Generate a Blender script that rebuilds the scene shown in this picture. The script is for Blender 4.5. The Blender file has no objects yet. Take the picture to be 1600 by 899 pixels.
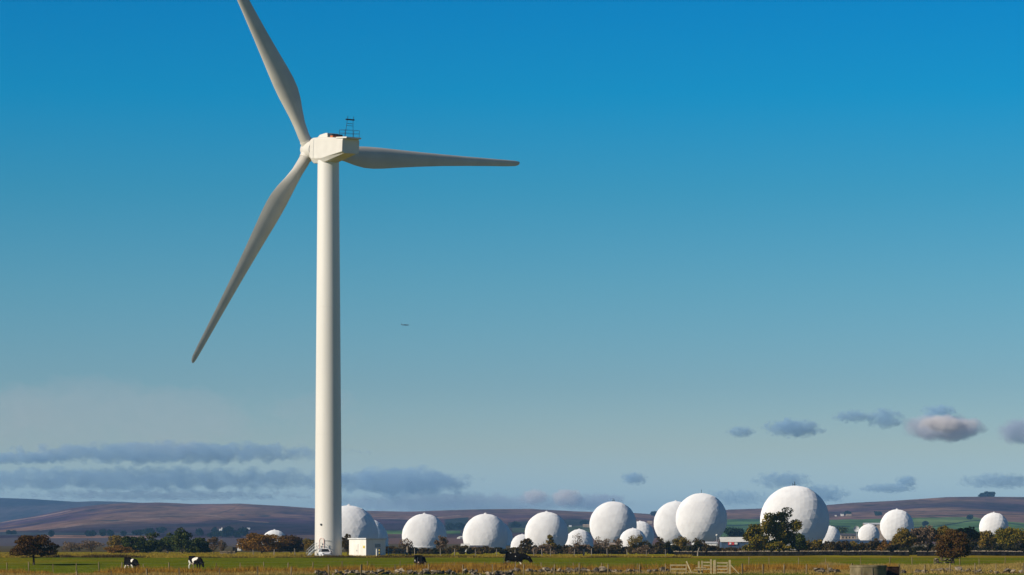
import bpy, math, random
import numpy as np
from mathutils import Vector, Matrix

# ------------------------------------------------------------------ camera, sky, sun, exposure
S = bpy.context.scene
COL = S.collection
F = 4675.0            # focal length in photograph pixels (1600 wide)
YH = 845.0            # eye level row of the photograph
CZ = 3.4              # camera height above datum
cd = bpy.data.cameras.new('camera'); cam = bpy.data.objects.new('camera', cd); COL.objects.link(cam)
cd.sensor_width = 36.0; cd.lens = 36.0 * F / 1600.0; cd.shift_y = (YH - 449.5) / 1600.0
cd.clip_start = 1.0; cd.clip_end = 90000.0
cam.location = (0, 0, CZ); cam.rotation_euler = (math.pi / 2, 0, 0)
S.camera = cam
S.view_settings.view_transform = 'Standard'; S.view_settings.look = 'None'
S.view_settings.exposure = 0.0; S.view_settings.gamma = 1.0; S.view_settings.use_curve_mapping = False
try:
    S.cycles.use_denoising = True
    S.cycles.volume_bounces = 4
    S.cycles.max_bounces = 8
    S.cycles.transparent_max_bounces = 12
except Exception:
    pass

SUN_AZ = math.radians(61.5)      # towards the left of the viewer's back
SUN_EL = math.radians(25.0)
sun_dir = Vector((-math.sin(SUN_AZ) * math.cos(SUN_EL), -math.cos(SUN_AZ) * math.cos(SUN_EL), math.sin(SUN_EL)))
W = bpy.data.worlds.new('World'); S.world = W; W.use_nodes = True
wn = W.node_tree.nodes; wl = W.node_tree.links; wn.clear()
w_out = wn.new('ShaderNodeOutputWorld'); w_bg = wn.new('ShaderNodeBackground')
sky = wn.new('ShaderNodeTexSky'); sky.sky_type = 'NISHITA'; sky.sun_disc = False
sky.sun_elevation = SUN_EL; sky.sun_rotation = math.atan2(sun_dir.x, sun_dir.y)
sky.altitude = 200.0; sky.air_density = 1.0; sky.dust_density = 0.1; sky.ozone_density = 2.0
w_tc = wn.new('ShaderNodeTexCoord'); w_sep = wn.new('ShaderNodeSeparateXYZ')
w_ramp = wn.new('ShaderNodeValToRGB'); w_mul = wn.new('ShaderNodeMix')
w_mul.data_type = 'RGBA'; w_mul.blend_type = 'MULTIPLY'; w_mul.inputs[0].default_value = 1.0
# a clear, deep autumn sky: paler towards the horizon, darkened above the view to deepen shaded sides
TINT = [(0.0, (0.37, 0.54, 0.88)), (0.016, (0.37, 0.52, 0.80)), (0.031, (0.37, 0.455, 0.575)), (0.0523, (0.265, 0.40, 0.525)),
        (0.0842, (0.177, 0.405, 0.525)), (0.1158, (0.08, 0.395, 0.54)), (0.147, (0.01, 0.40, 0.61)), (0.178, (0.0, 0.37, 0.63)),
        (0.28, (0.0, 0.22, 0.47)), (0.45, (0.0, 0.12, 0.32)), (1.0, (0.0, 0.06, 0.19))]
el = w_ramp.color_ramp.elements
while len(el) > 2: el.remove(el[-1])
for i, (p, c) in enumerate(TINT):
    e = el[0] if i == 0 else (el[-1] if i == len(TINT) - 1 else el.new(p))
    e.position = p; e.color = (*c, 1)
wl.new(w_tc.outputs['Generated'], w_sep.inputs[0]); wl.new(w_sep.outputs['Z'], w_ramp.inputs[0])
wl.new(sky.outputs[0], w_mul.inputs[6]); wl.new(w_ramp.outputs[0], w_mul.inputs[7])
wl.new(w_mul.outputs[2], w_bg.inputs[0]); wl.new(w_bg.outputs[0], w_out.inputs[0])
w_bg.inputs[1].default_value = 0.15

sd = bpy.data.lights.new('sun', 'SUN'); sd.energy = 5.0; sd.angle = math.radians(0.5); sd.color = (1.0, 0.92, 0.80)
so = bpy.data.objects.new('sun', sd); COL.objects.link(so)
so.rotation_euler = (-sun_dir).to_track_quat('-Z', 'Y').to_euler(); so.location = (-300, -100, 300)

# ------------------------------------------------------------------ helpers
R = math.radians
def tag(o, label=None, cat=None, group=None, kind=None):
    if label: o['label'] = label
    if cat: o['category'] = cat
    if group: o['group'] = group
    if kind: o['kind'] = kind
    return o
def empty(name, loc=(0, 0, 0), rz=0.0, label=None, cat=None, group=None):
    o = bpy.data.objects.new(name, None); COL.objects.link(o)
    o.location = loc; o.rotation_euler = (0, 0, rz); o.empty_display_size = 0.2
    return tag(o, label, cat, group)
def link_mesh(name, me, parent=None):
    o = bpy.data.objects.new(name, me); COL.objects.link(o)
    if parent is not None: o.parent = parent
    return o
def np_mesh(name, V, Q, mat, parent=None, smooth=False, col=None):
    """V (n,3) verts, Q (m,k) faces all of k corners"""
    V = np.asarray(V, dtype=np.float32); Q = np.asarray(Q, dtype=np.int32)
    me = bpy.data.meshes.new(name)
    n, m, k = len(V), len(Q), Q.shape[1]
    me.vertices.add(n); me.vertices.foreach_set('co', V.ravel())
    me.loops.add(m * k); me.loops.foreach_set('vertex_index', Q.ravel())
    me.polygons.add(m); me.polygons.foreach_set('loop_start', np.arange(0, m * k, k, dtype=np.int32))
    me.polygons.foreach_set('loop_total', np.full(m, k, dtype=np.int32))
    me.polygons.foreach_set('use_smooth', np.full(m, smooth, dtype=bool))
    if col is not None:
        a = me.color_attributes.new('tone', 'FLOAT_COLOR', 'POINT')
        c4 = np.ones((n, 4), dtype=np.float32); c4[:, :3] = col
        a.data.foreach_set('color', c4.ravel())
    me.update(calc_edges=True); me.validate()
    if mat: me.materials.append(mat)
    return link_mesh(name, me, parent)

class MB:
    def __init__(self): self.v = []; self.f = []
    def add(self, vs, fs):
        b = len(self.v); self.v += [tuple(p) for p in vs]; self.f += [tuple(b + i for i in f) for f in fs]
    def box(self, c, s, rz=0.0, M=None, taper=1.0):
        x, y, z = s[0] / 2, s[1] / 2, s[2] / 2
        P = [(-x, -y, -z), (x, -y, -z), (x, y, -z), (-x, y, -z), (-x * taper, -y * taper, z), (x * taper, -y * taper, z), (x * taper, y * taper, z), (-x * taper, y * taper, z)]
        Rm = Matrix.Rotation(rz, 3, 'Z') if M is None else M
        P = [Rm @ Vector(p) + Vector(c) for p in P]
        self.add(P, [(0, 3, 2, 1), (4, 5, 6, 7), (0, 1, 5, 4), (1, 2, 6, 5), (2, 3, 7, 6), (3, 0, 4, 7)])
        return self
    def bar(self, a, b, w, h=None):
        """square bar from a to b"""
        a, b = Vector(a), Vector(b); d = b - a; L = d.length
        if L < 1e-6: return self
        q = d.to_track_quat('Z', 'Y').to_matrix()
        return self.box((a + b) / 2, (w, h or w, L), M=q)
    def tube(self, pts, rad, n=8, caps=True):
        rings = []; prev = None
        pts = [Vector(p) for p in pts]
        for i, p in enumerate(pts):
            d = (pts[min(i + 1, len(pts) - 1)] - pts[max(i - 1, 0)]).normalized()
            ref = Vector((1, 0, 0)) if abs(d.x) < 0.9 else Vector((0, 1, 0))
            u = d.cross(ref).normalized(); v = d.cross(u).normalized()
            r = rad[i] if isinstance(rad, (list, tuple)) else rad
            rings.append([p + u * r * math.cos(2 * math.pi * k / n) + v * r * math.sin(2 * math.pi * k / n) for k in range(n)])
        vs = [q for rg in rings for q in rg]; fs = []
        for i in range(len(rings) - 1):
            for k in range(n):
                fs.append((i * n + k, i * n + (k + 1) % n, (i + 1) * n + (k + 1) % n, (i + 1) * n + k))
        if caps:
            fs.append(tuple(range(n - 1, -1, -1))); fs.append(tuple((len(rings) - 1) * n + k for k in range(n)))
        self.add(vs, fs); return self
    def loft(self, rings, closed=True, cap=True):
        n = len(rings[0]); vs = [q for rg in rings for q in rg]; fs = []
        for i in range(len(rings) - 1):
            for k in range(n if closed else n - 1):
                fs.append((i * n + k, i * n + (k + 1) % n, (i + 1) * n + (k + 1) % n, (i + 1) * n + k))
        if cap:
            fs.append(tuple(range(n - 1, -1, -1))); fs.append(tuple((len(rings) - 1) * n + k for k in range(n)))
        self.add(vs, fs); return self
    def lathe(self, prof, n=32, c=(0, 0, 0)):
        rings = [[(c[0] + r * math.cos(2 * math.pi * k / n), c[1] + r * math.sin(2 * math.pi * k / n), c[2] + z) for k in range(n)] for r, z in prof]
        return self.loft(rings)
    def build(self, name, mat, parent=None, smooth=False, bevel=0.0):
        me = bpy.data.meshes.new(name); me.from_pydata(self.v, [], self.f); me.update()
        if mat: me.materials.append(mat)
        if smooth:
            me.polygons.foreach_set('use_smooth', [True] * len(me.polygons))
            try: me.set_sharp_from_angle(angle=R(40))
            except Exception: pass
        o = link_mesh(name, me, parent)
        if bevel:
            m = o.modifiers.new('bevel', 'BEVEL'); m.width = bevel; m.segments = 2; m.limit_method = 'ANGLE'
        return o

# smooth value noise for placing patches
_rs = np.random.RandomState(11); _LAT = _rs.rand(64, 64)
def vnoise(x, y, s=1.0, ox=0.0):
    x = np.asarray(x, dtype=np.float64) / s + ox + 1000; y = np.asarray(y, dtype=np.float64) / s + ox * 1.7 + 1000
    xi = np.floor(x).astype(int); yi = np.floor(y).astype(int); fx = x - xi; fy = y - yi
    fx = fx * fx * (3 - 2 * fx); fy = fy * fy * (3 - 2 * fy)
    a = _LAT[xi % 64, yi % 64]; b = _LAT[(xi + 1) % 64, yi % 64]; c = _LAT[xi % 64, (yi + 1) % 64]; d = _LAT[(xi + 1) % 64, (yi + 1) % 64]
    return (a * (1 - fx) + b * fx) * (1 - fy) + (c * (1 - fx) + d * fx) * fy
def fnoise(x, y, s, ox=0.0):
    return (vnoise(x, y, s, ox) + 0.5 * vnoise(x, y, s / 2.1, ox + 3) + 0.25 * vnoise(x, y, s / 4.3, ox + 7)) / 1.75
def sstep(a, b, x):
    t = np.clip((np.asarray(x, dtype=np.float64) - a) / (b - a), 0, 1); return t * t * (3 - 2 * t)

# ------------------------------------------------------------------ materials
def new_mat(name):
    m = bpy.data.materials.new(name); m.use_nodes = True
    return m, m.node_tree.nodes, m.node_tree.links, m.node_tree.nodes['Principled BSDF']
def mat_noise(name, c1, c2, scale=2.0, rough=0.7, detail=6.0, bump=0.0, spec=None, metal=0.0, stretch=(1, 1, 1), lo=0.35, hi=0.65):
    m, n, l, b = new_mat(name)
    tc = n.new('ShaderNodeTexCoord'); mp = n.new('ShaderNodeMapping'); mp.inputs['Scale'].default_value = stretch
    nz = n.new('ShaderNodeTexNoise'); nz.inputs['Scale'].default_value = scale; nz.inputs['Detail'].default_value = detail
    rp = n.new('ShaderNodeValToRGB'); rp.color_ramp.elements[0].position = lo; rp.color_ramp.elements[1].position = hi
    rp.color_ramp.elements[0].color = (*c1, 1); rp.color_ramp.elements[1].color = (*c2, 1)
    l.new(tc.outputs['Object'], mp.inputs[0]); l.new(mp.outputs[0], nz.inputs['Vector']); l.new(nz.outputs[0], rp.inputs[0]); l.new(rp.outputs[0], b.inputs['Base Color'])
    b.inputs['Roughness'].default_value = rough; b.inputs['Specular IOR Level'].default_value = (0.0 if rough > 0.8 else 0.3) if spec is None else spec; b.inputs['Metallic'].default_value = metal
    if bump:
        bp = n.new('ShaderNodeBump'); bp.inputs['Strength'].default_value = bump; l.new(nz.outputs[0], bp.inputs['Height']); l.new(bp.outputs[0], b.inputs['Normal'])
    return m
def mat_leaf(name, cols, trans=0.25):
    m, n, l, b = new_mat(name); n.remove(b)
    g = n.new('ShaderNodeNewGeometry'); rp = n.new('ShaderNodeValToRGB'); e = rp.color_ramp.elements
    for i, c in enumerate(cols):
        p = i / (len(cols) - 1)
        k = e[0] if i == 0 else (e[-1] if i == len(cols) - 1 else e.new(p))
        k.position = p; k.color = (*c, 1)
    l.new(g.outputs['Random Per Island'], rp.inputs[0])
    d = n.new('ShaderNodeBsdfDiffuse'); t = n.new('ShaderNodeBsdfTranslucent'); x = n.new('ShaderNodeMixShader'); x.inputs[0].default_value = trans
    l.new(rp.outputs[0], d.inputs[0]); l.new(rp.outputs[0], t.inputs[0]); l.new(d.outputs[0], x.inputs[1]); l.new(t.outputs[0], x.inputs[2])
    l.new(x.outputs[0], n['Material Output'].inputs[0])
    return m
def mat_terrain(name, scale1, scale2, amt, bump=0.4, ystretch=1.0):
    m, n, l, b = new_mat(name)
    at = n.new('ShaderNodeAttribute'); at.attribute_name = 'tone'
    tc = n.new('ShaderNodeTexCoord'); mx = n.new('ShaderNodeMix'); mx.data_type = 'RGBA'; mx.blend_type = 'MULTIPLY'; mx.inputs[0].default_value = 1.0
    na = n.new('ShaderNodeTexNoise'); na.inputs['Scale'].default_value = scale1; na.inputs['Detail'].default_value = 8
    nb = n.new('ShaderNodeTexNoise'); nb.inputs['Scale'].default_value = scale2; nb.inputs['Detail'].default_value = 5
    ad = n.new('ShaderNodeMath'); ad.operation = 'ADD'; mr = n.new('ShaderNodeMapRange')
    mr.inputs[1].default_value = 0.7; mr.inputs[2].default_value = 1.3; mr.inputs[3].default_value = 1 - amt; mr.inputs[4].default_value = 1 + amt
    mp = n.new('ShaderNodeMapping'); mp.inputs['Scale'].default_value = (1, ystretch, 1); l.new(tc.outputs['Object'], mp.inputs[0]); l.new(mp.outputs[0], na.inputs['Vector']); l.new(mp.outputs[0], nb.inputs['Vector'])
    l.new(na.outputs[0], ad.inputs[0]); l.new(nb.outputs[0], ad.inputs[1]); l.new(ad.outputs[0], mr.inputs[0])
    l.new(at.outputs['Color'], mx.inputs[6]); l.new(mr.outputs[0], mx.inputs[7]); n.remove(b); b = n.new('ShaderNodeBsdfDiffuse'); l.new(b.outputs[0], n['Material Output'].inputs[0]); l.new(mx.outputs[2], b.inputs['Color'])
    bp = n.new('ShaderNodeBump'); bp.inputs['Strength'].default_value = bump; bp.inputs['Distance'].default_value = 0.2
    l.new(nb.outputs[0], bp.inputs['Height']); l.new(bp.outputs[0], b.inputs['Normal'])
    return m

M = {}
M['tower'] = mat_noise('painted steel', (0.66, 0.62, 0.55), (0.73, 0.69, 0.615), 0.25, 0.5, stretch=(1, 1, 0.15))
M['blade'] = mat_noise('blade gelcoat', (0.50, 0.465, 0.40), (0.57, 0.53, 0.455), 0.3, 0.5)
M['nacelle'] = mat_noise('nacelle shell', (0.62, 0.575, 0.50), (0.68, 0.635, 0.555), 0.5, 0.5)
M['dark'] = mat_noise('dark metal', (0.015, 0.017, 0.02), (0.04, 0.042, 0.045), 3, 0.5)
M['galv'] = mat_noise('galvanised steel', (0.22, 0.23, 0.23), (0.34, 0.35, 0.35), 4, 0.45, metal=0.4)
M['orange'] = mat_noise('orange paint', (0.5, 0.12, 0.03), (0.6, 0.18, 0.05), 4, 0.6)
M['pinkdoor'] = mat_noise('faded door trim', (0.58, 0.36, 0.30), (0.70, 0.55, 0.48), 2.5, 0.6)
M['radome'] = mat_noise('radome membrane', (0.80, 0.775, 0.745), (0.86, 0.84, 0.81), 0.25, 0.6)
def flatten(m, rough=1.0):
    n = m.node_tree.nodes; l = m.node_tree.links; b = n['Principled BSDF']; src = b.inputs['Base Color'].links[0].from_socket
    d = n.new('ShaderNodeBsdfDiffuse'); d.inputs['Roughness'].default_value = rough; l.new(src, d.inputs['Color']); l.new(d.outputs[0], n['Material Output'].inputs[0])
flatten(M['radome'])
M['whitewall'] = mat_noise('white render', (0.72, 0.68, 0.58), (0.82, 0.78, 0.70), 0.8, 0.7, stretch=(1, 1, 0.3))
M['roofsheet'] = mat_noise('pale roof sheet', (0.55, 0.55, 0.54), (0.68, 0.67, 0.64), 1.0, 0.6)
M['wood'] = mat_noise('weathered oak', (0.14, 0.10, 0.05), (0.27, 0.21, 0.12), 6, 0.85, stretch=(1, 1, 0.2), bump=0.3)
M['newwood'] = mat_noise('pale sawn timber', (0.34, 0.265, 0.13), (0.48, 0.39, 0.215), 5, 0.8, stretch=(0.3, 1, 1), bump=0.2)
M['stone'] = mat_noise('gritstone', (0.045, 0.036, 0.026), (0.24, 0.19, 0.13), 2.2, 0.95, bump=0.6)
M['stonepale'] = mat_noise('lichened gritstone', (0.16, 0.12, 0.085), (0.40, 0.32, 0.22), 2.5, 0.95, bump=0.6)
M['wallstone'] = mat_noise('shade-dark walling stone', (0.006, 0.006, 0.007), (0.030, 0.026, 0.023), 1.2, 0.95, bump=0.6)  # near black: the shadow on the walls is put into the stone colour
M['concrete'] = mat_noise('mossy concrete', (0.10, 0.08, 0.04), (0.24, 0.19, 0.11), 1.6, 0.95, bump=0.4, stretch=(1, 1, 0.5))
M['rust'] = mat_noise('shade-dark rusted trough iron', (0.02, 0.012, 0.008), (0.06, 0.03, 0.02), 3, 0.9)  # rust brown taken near black, with the box's shadow put into it
M['bark'] = mat_noise('bark', (0.03, 0.022, 0.015), (0.09, 0.065, 0.045), 4, 0.95, stretch=(1, 1, 0.3), bump=0.5)
M['palebark'] = mat_noise('pale bark', (0.20, 0.165, 0.13), (0.34, 0.29, 0.23), 3, 0.95, stretch=(1, 1, 0.3))
M['housestone'] = mat_noise('house stone', (0.30, 0.22, 0.15), (0.42, 0.33, 0.24), 0.5, 0.9)
M['slate'] = mat_noise('roof slate', (0.06, 0.06, 0.07), (0.12, 0.11, 0.11), 0.6, 0.8)
M['bluewall'] = mat_noise('blue grey cladding', (0.035, 0.06, 0.10), (0.06, 0.09, 0.14), 0.6, 0.6)
M['red'] = mat_noise('red sign paint', (0.55, 0.03, 0.03), (0.65, 0.06, 0.05), 1.0, 0.5)
M['yellow'] = mat_noise('yellow paint', (0.55, 0.42, 0.06), (0.65, 0.5, 0.1), 2.0, 0.6)
M['carpaint'] = mat_noise('white car paint', (0.72, 0.71, 0.70), (0.78, 0.77, 0.76), 1.0, 0.25, spec=0.5)
M['glass'] = mat_noise('tinted glass', (0.01, 0.012, 0.016), (0.02, 0.022, 0.026), 1.0, 0.08, spec=0.6)
M['tyre'] = mat_noise('tyre rubber', (0.012, 0.012, 0.012), (0.02, 0.02, 0.02), 5, 0.9)
M['plane'] = mat_noise('hazed aircraft grey', (0.10, 0.15, 0.17), (0.13, 0.18, 0.2), 1.0, 0.5)  # paler and bluer: distance haze is put into the paint colour
M['wire'] = M['galv']

# foliage
M['l_green'] = mat_leaf('oak leaves', [(0.057, 0.062, 0.008), (0.120, 0.116, 0.014), (0.227, 0.173, 0.019), (0.325, 0.205, 0.024)])
M['l_dark'] = mat_leaf('dark pine needles', [(0.014, 0.026, 0.009), (0.032, 0.051, 0.013), (0.071, 0.086, 0.020), (0.119, 0.119, 0.029)], 0.12)
M['l_orange'] = mat_leaf('rusty beech leaves', [(0.072, 0.043, 0.010), (0.143, 0.077, 0.013), (0.260, 0.119, 0.020), (0.338, 0.175, 0.031)])
M['l_brown'] = mat_leaf('brown hawthorn twigs', [(0.038, 0.021, 0.010), (0.072, 0.037, 0.015), (0.105, 0.057, 0.021), (0.135, 0.077, 0.029)], 0.15)
M['l_red'] = mat_leaf('russet leaves', [(0.054, 0.028, 0.010), (0.100, 0.049, 0.017), (0.132, 0.066, 0.020), (0.123, 0.095, 0.025)], 0.18)
M['l_olive'] = mat_leaf('olive autumn leaves', [(0.071, 0.067, 0.012), (0.153, 0.116, 0.020), (0.242, 0.157, 0.026), (0.307, 0.190, 0.035)])
M['l_twig'] = mat_leaf('bare twigs', [(0.080, 0.054, 0.035), (0.137, 0.091, 0.057), (0.193, 0.129, 0.076), (0.225, 0.152, 0.089)], 0.1)
M['l_hedge'] = mat_leaf('hedge foliage', [(0.032, 0.024, 0.011), (0.066, 0.045, 0.019), (0.109, 0.069, 0.025), (0.091, 0.077, 0.020)], 0.15)
M['l_hedged'] = mat_leaf('dark hedge foliage', [(0.013, 0.015, 0.010), (0.025, 0.026, 0.012), (0.046, 0.041, 0.014), (0.062, 0.053, 0.017)], 0.15)
M['l_far'] = mat_leaf('far wood', [(0.008, 0.018, 0.014), (0.014, 0.03, 0.02), (0.025, 0.04, 0.025)], 0.1)
M['rush'] = mat_leaf('brown rushes', [(0.181, 0.083, 0.015), (0.319, 0.156, 0.024), (0.446, 0.239, 0.039), (0.361, 0.249, 0.031)], 0.25)
M['straw'] = mat_leaf('straw grass', [(0.250, 0.163, 0.037), (0.375, 0.250, 0.069), (0.500, 0.350, 0.112), (0.300, 0.237, 0.050)], 0.25)
M['rough'] = mat_leaf('rough bank grass', [(0.128, 0.093, 0.015), (0.255, 0.187, 0.023), (0.383, 0.270, 0.033), (0.468, 0.311, 0.046)], 0.25)
M['bankdark'] = mat_leaf('dark tussock grass', [(0.042, 0.028, 0.011), (0.077, 0.049, 0.017), (0.126, 0.084, 0.021)], 0.2)
M['sward'] = mat_leaf('green sward', [(0.078, 0.111, 0.010), (0.111, 0.156, 0.016), (0.156, 0.189, 0.023), (0.208, 0.195, 0.039)], 0.25)

# ------------------------------------------------------------------ the lie of the land
_D = [-400, 60, 120, 200, 250, 285, 300, 315, 350, 400, 450, 490, 505, 520, 560, 650, 800, 1100, 1450, 1900, 2300, 2700]
_Y = [None, 1105, 985, 925, 908, 898.5, 894, 890, 884, 877.5, 873.5, 871.2, 870, 868.8, 867, 865, 862.5, 860, 857, 853, 848, 841]
_Z = [0.07] + [CZ - (y - YH) * d / F for d, y in zip(_D[1:], _Y[1:])]
_RX = [-900, -200, 0, 60, 110, 160, 190, 245, 300, 375, 440, 490, 560, 640, 700, 760, 830, 900, 940, 990, 1040, 1090, 1140, 1200, 1290, 1330, 1400, 1480, 1540, 1600, 1800, 2600]
_RY = [830, 832, 817, 806, 795, 788.5, 786.5, 785.5, 788, 786.5, 790, 794.5, 798.5, 799, 797, 795.5, 795, 799, 800, 802, 806, 802.5, 797, 795, 789.5, 786, 781.5, 776, 775, 776, 781, 790]
_BX = [-900, -400, -100, 0, 50, 120, 150, 190, 260, 330, 500, 900, 2600]
_BY = [792, 784, 779, 778.5, 780.5, 785, 784, 785, 789, 797, 812, 815, 815]
D_RIDGE, D_BACK = 5600.0, 9000.0
def ground_z(x, y):
    x = np.asarray(x, dtype=np.float64); y = np.asarray(y, dtype=np.float64)
    z = np.interp(y, _D, _Z)
    xp = 800 + F * x / np.maximum(y, 60)
    w = sstep(560, 250, xp) * sstep(270, 300, y) * (1 - sstep(340, 400, y))
    z = z - w * 5.0 * y / F
    # rough undulation of unmown ground
    rough = 0.10 * (vnoise(x, y, 9.0) - 0.5) + 0.05 * (vnoise(x, y, 3.1, 5) - 0.5)
    return z + rough * (1 - sstep(520, 700, y))
def hill_z(x, y):
    x = np.asarray(x, dtype=np.float64); y = np.asarray(y, dtype=np.float64)
    xp = 800 + F * x / y
    r1 = np.interp(xp, _RX, _RY); r2 = np.interp(xp, _BX, _BY)
    s = np.clip((y - 2700) / (D_RIDGE - 2700), 0, 1)
    s2 = s ** 0.85
    y1 = 841 + (r1 - 841) * s2
    zr = CZ + (YH - r1) * D_RIDGE / F
    z1 = CZ + (YH - y1) * y / F
    zb = CZ + (YH - r2) * D_BACK / F
    t = sstep(D_RIDGE, 6900, y); dip = zr * (1 - t) + (0.55 * zr) * t
    u = sstep(6900, D_BACK, y); back = dip * (1 - u) + zb * u
    v = sstep(D_BACK, 10400, y)
    z = np.where(y <= D_RIDGE, z1, back * (1 - 0.6 * v))
    bumps = 5.0 * (fnoise(x, y, 420.0, 2) - 0.5) + 1.6 * (vnoise(x, y, 90, 9) - 0.5)
    return z + bumps * sstep(2700, 3600, y)
def gz(x, y): return float(ground_z(x, y)) if y < 2700 else float(hill_z(x, y))
def at(px, d, dz=0.0):
    """the spot on the ground in the bearing of picture column px, d metres out"""
    x = (px - 800) * d / F
    return Vector((x, d, gz(x, d) + dz))
def up(px, py, d):
    return Vector(((px - 800) * d / F, d, CZ + (YH - py) * d / F))

# near land
def grid(dv, tv, x0, k, zf):
    D_, T_ = np.meshgrid(dv, tv, indexing='ij')
    X = T_ * (x0 + k * np.maximum(D_, 0)); Y = D_
    Z = zf(X, Y); nr, nc = X.shape
    V = np.stack([X, Y, Z], -1).reshape(-1, 3)
    i = np.arange(nr - 1)[:, None] * nc + np.arange(nc - 1)[None, :]
    Q = np.stack([i, i + 1, i + 1 + nc, i + nc], -1).reshape(-1, 4)
    return V, Q
dv = np.unique(np.concatenate([np.linspace(-400, 200, 30), np.linspace(200, 280, 30), np.linspace(280, 330, 60), np.linspace(330, 520, 110), np.linspace(520, 900, 60), np.linspace(900, 2700, 70)]))
tv = np.concatenate([np.linspace(-1, -0.3, 30), np.linspace(-0.295, 0.295, 330), np.linspace(0.3, 1, 30)])
V, Q = grid(dv, tv, 260, 0.55, ground_z)
X, Y = V[:, 0], V[:, 1]; xp = 800 + F * X / np.maximum(Y, 60)
green = np.array([0.135, 0.155, 0.005]); rough_c = np.array([0.28, 0.19, 0.020]); meadow = np.array([0.31, 0.265, 0.012]); dull = np.array([0.10, 0.075, 0.03]); fore = np.array([0.15, 0.16, 0.010])
n1 = fnoise(X, Y, 14, 1)[:, None]; n2 = fnoise(X, Y, 40, 4)[:, None]
C = np.tile(fore, (len(V), 1)) * (0.8 + 0.4 * n2) + (rough_c - fore) * sstep(0.52, 0.68, n1)
def blend(c, w, col): w = np.asarray(w)[:, None] if np.ndim(w) == 1 else w; return c * (1 - w) + np.asarray(col) * w
C = blend(C, sstep(284, 288, Y) * (1 - sstep(300, 312, Y)), rough_c)
C = blend(C, sstep(300, 318, Y + 16 * (n1[:, 0] - 0.5)) * (1 - sstep(476, 482, Y)), green)
C = blend(C, 0.75 * sstep(0.5, 0.62, fnoise(X, Y * 0.4, 22, 8)) * sstep(1250, 1420, xp) * sstep(300, 305, Y) * (1 - sstep(470, 482, Y)), rough_c)
C = blend(C, 0.35 * sstep(0.5, 0.66, fnoise(X, Y * 0.25, 16, 15)) * sstep(305, 315, Y) * (1 - sstep(470, 482, Y)), rough_c)
C = blend(C, sstep(478, 484, Y), rough_c * 0.9)
C = blend(C, sstep(500, 510, Y), meadow)
C = blend(C, 0.6 * sstep(0.5, 0.62, fnoise(X, Y * 0.3, 20, 6)) * sstep(500, 510, Y), rough_c * 0.8)
C = blend(C, sstep(720, 800, Y), dull)
C = blend(C, sstep(1750, 1900, Y) * (xp < 560), (0.105, 0.085, 0.09))
C = blend(C, sstep(2050, 2150, Y) * (xp > 560), (0.16, 0.09, 0.07))
g = np_mesh('ground', V, Q, mat_terrain('pasture', 0.35, 2.6, 0.45), smooth=True, col=np.clip(C, 0, 1))
tag(g, kind='structure')

# moorland behind
dv = np.unique(np.concatenate([np.linspace(2640, D_RIDGE, 170), np.linspace(D_RIDGE, D_BACK, 50), np.linspace(D_BACK, 12000, 14)]))
tv = np.concatenate([np.linspace(-1, -0.335, 40), np.linspace(-0.33, 0.33, 620), np.linspace(0.335, 1, 40)])
V, Q = grid(dv, tv, 0, 0.62, lambda a, b: np.where(b < 2700, ground_z(a, np.minimum(b, 2700)) - 0.3, hill_z(a, np.maximum(b, 2700))))
X, Y, Zh = V[:, 0], V[:, 1], V[:, 2]; xp = 800 + F * X / Y; yp = YH - F * (Zh - CZ) / Y
heather = np.array([0.072, 0.034, 0.058]); bent = np.array([0.26, 0.145, 0.085]); deep = np.array([0.032, 0.022, 0.034])
st = fnoise(X * 0.7, Y * 0.2, 200, 3); st2 = fnoise(X, Y * 0.25, 70, 12); st3 = fnoise(X * 0.5, Y * 0.2, 420, 21)
C = np.tile(heather, (len(V), 1))
C = blend(C, 0.6 * sstep(0.50, 0.66, st), bent); C = blend(C, 0.55 * sstep(0.52, 0.66, st2), bent * 0.9)
C = blend(C, 0.75 * sstep(0.52, 0.62, st3), deep)
top = np.interp(xp, _RX, _RY)
C = blend(C, 0.4 * (1 - sstep(5, 16, yp - top)) * sstep(60, 230, xp) * (Y < D_RIDGE + 400), bent)           # bleached grass along the crest
C = blend(C, 0.8 * sstep(6200, 7000, Y), (0.03, 0.032, 0.045))                                       # the dark moor behind
def inside(poly):
    p = np.array(poly, dtype=float); res = np.zeros(len(V), bool); j = len(p) - 1
    for i in range(len(p)):
        c = ((p[i, 1] > yp) != (p[j, 1] > yp)) & (xp < (p[j, 0] - p[i, 0]) * (yp - p[i, 1]) / (p[j, 1] - p[i, 1] + 1e-9) + p[i, 0]); res ^= c; j = i
    return res & (Y < D_RIDGE)
def field(poly, c, w=1.0):
    global C
    C = blend(C, inside(poly).astype(float) * w, c)
past = (0.085, 0.165, 0.045); past2 = (0.13, 0.19, 0.055); pink = (0.33, 0.185, 0.125); wood = (0.012, 0.026, 0.022)
field([(1100, 812), (1200, 811), (1290, 811), (1340, 812), (1430, 809), (1520, 808), (1556, 814), (1610, 818), (1800, 822), (1800, 850), (1100, 850)], past)
field([(1430, 809), (1520, 808), (1545, 813), (1480, 820), (1425, 824)], past2)
field([(1100, 823), (1190, 820), (1330, 824), (1420, 827), (1420, 850), (1100, 850)], (0.065, 0.12, 0.04), 0.8)
field([(1290, 811), (1420, 806), (1420, 808.5), (1290, 813)], (0.15, 0.075, 0.07))
for a in ([(1476, 820), (1520, 813), (1556, 811.5), (1556, 813), (1520, 814.4), (1478, 821.4)], [(1410, 826), (1480, 820), (1480, 821.2), (1410, 827.4)], [(1130, 821), (1200, 818.6), (1330, 822), (1330, 823.4), (1200, 820), (1130, 822.4)], [(1540, 813), (1600, 820), (1600, 821.4), (1540, 814.2)]):
    field(a, wood, 0.9)
field([(70, 836.5), (240, 837.5), (240, 846), (70, 847)], pink)
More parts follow.
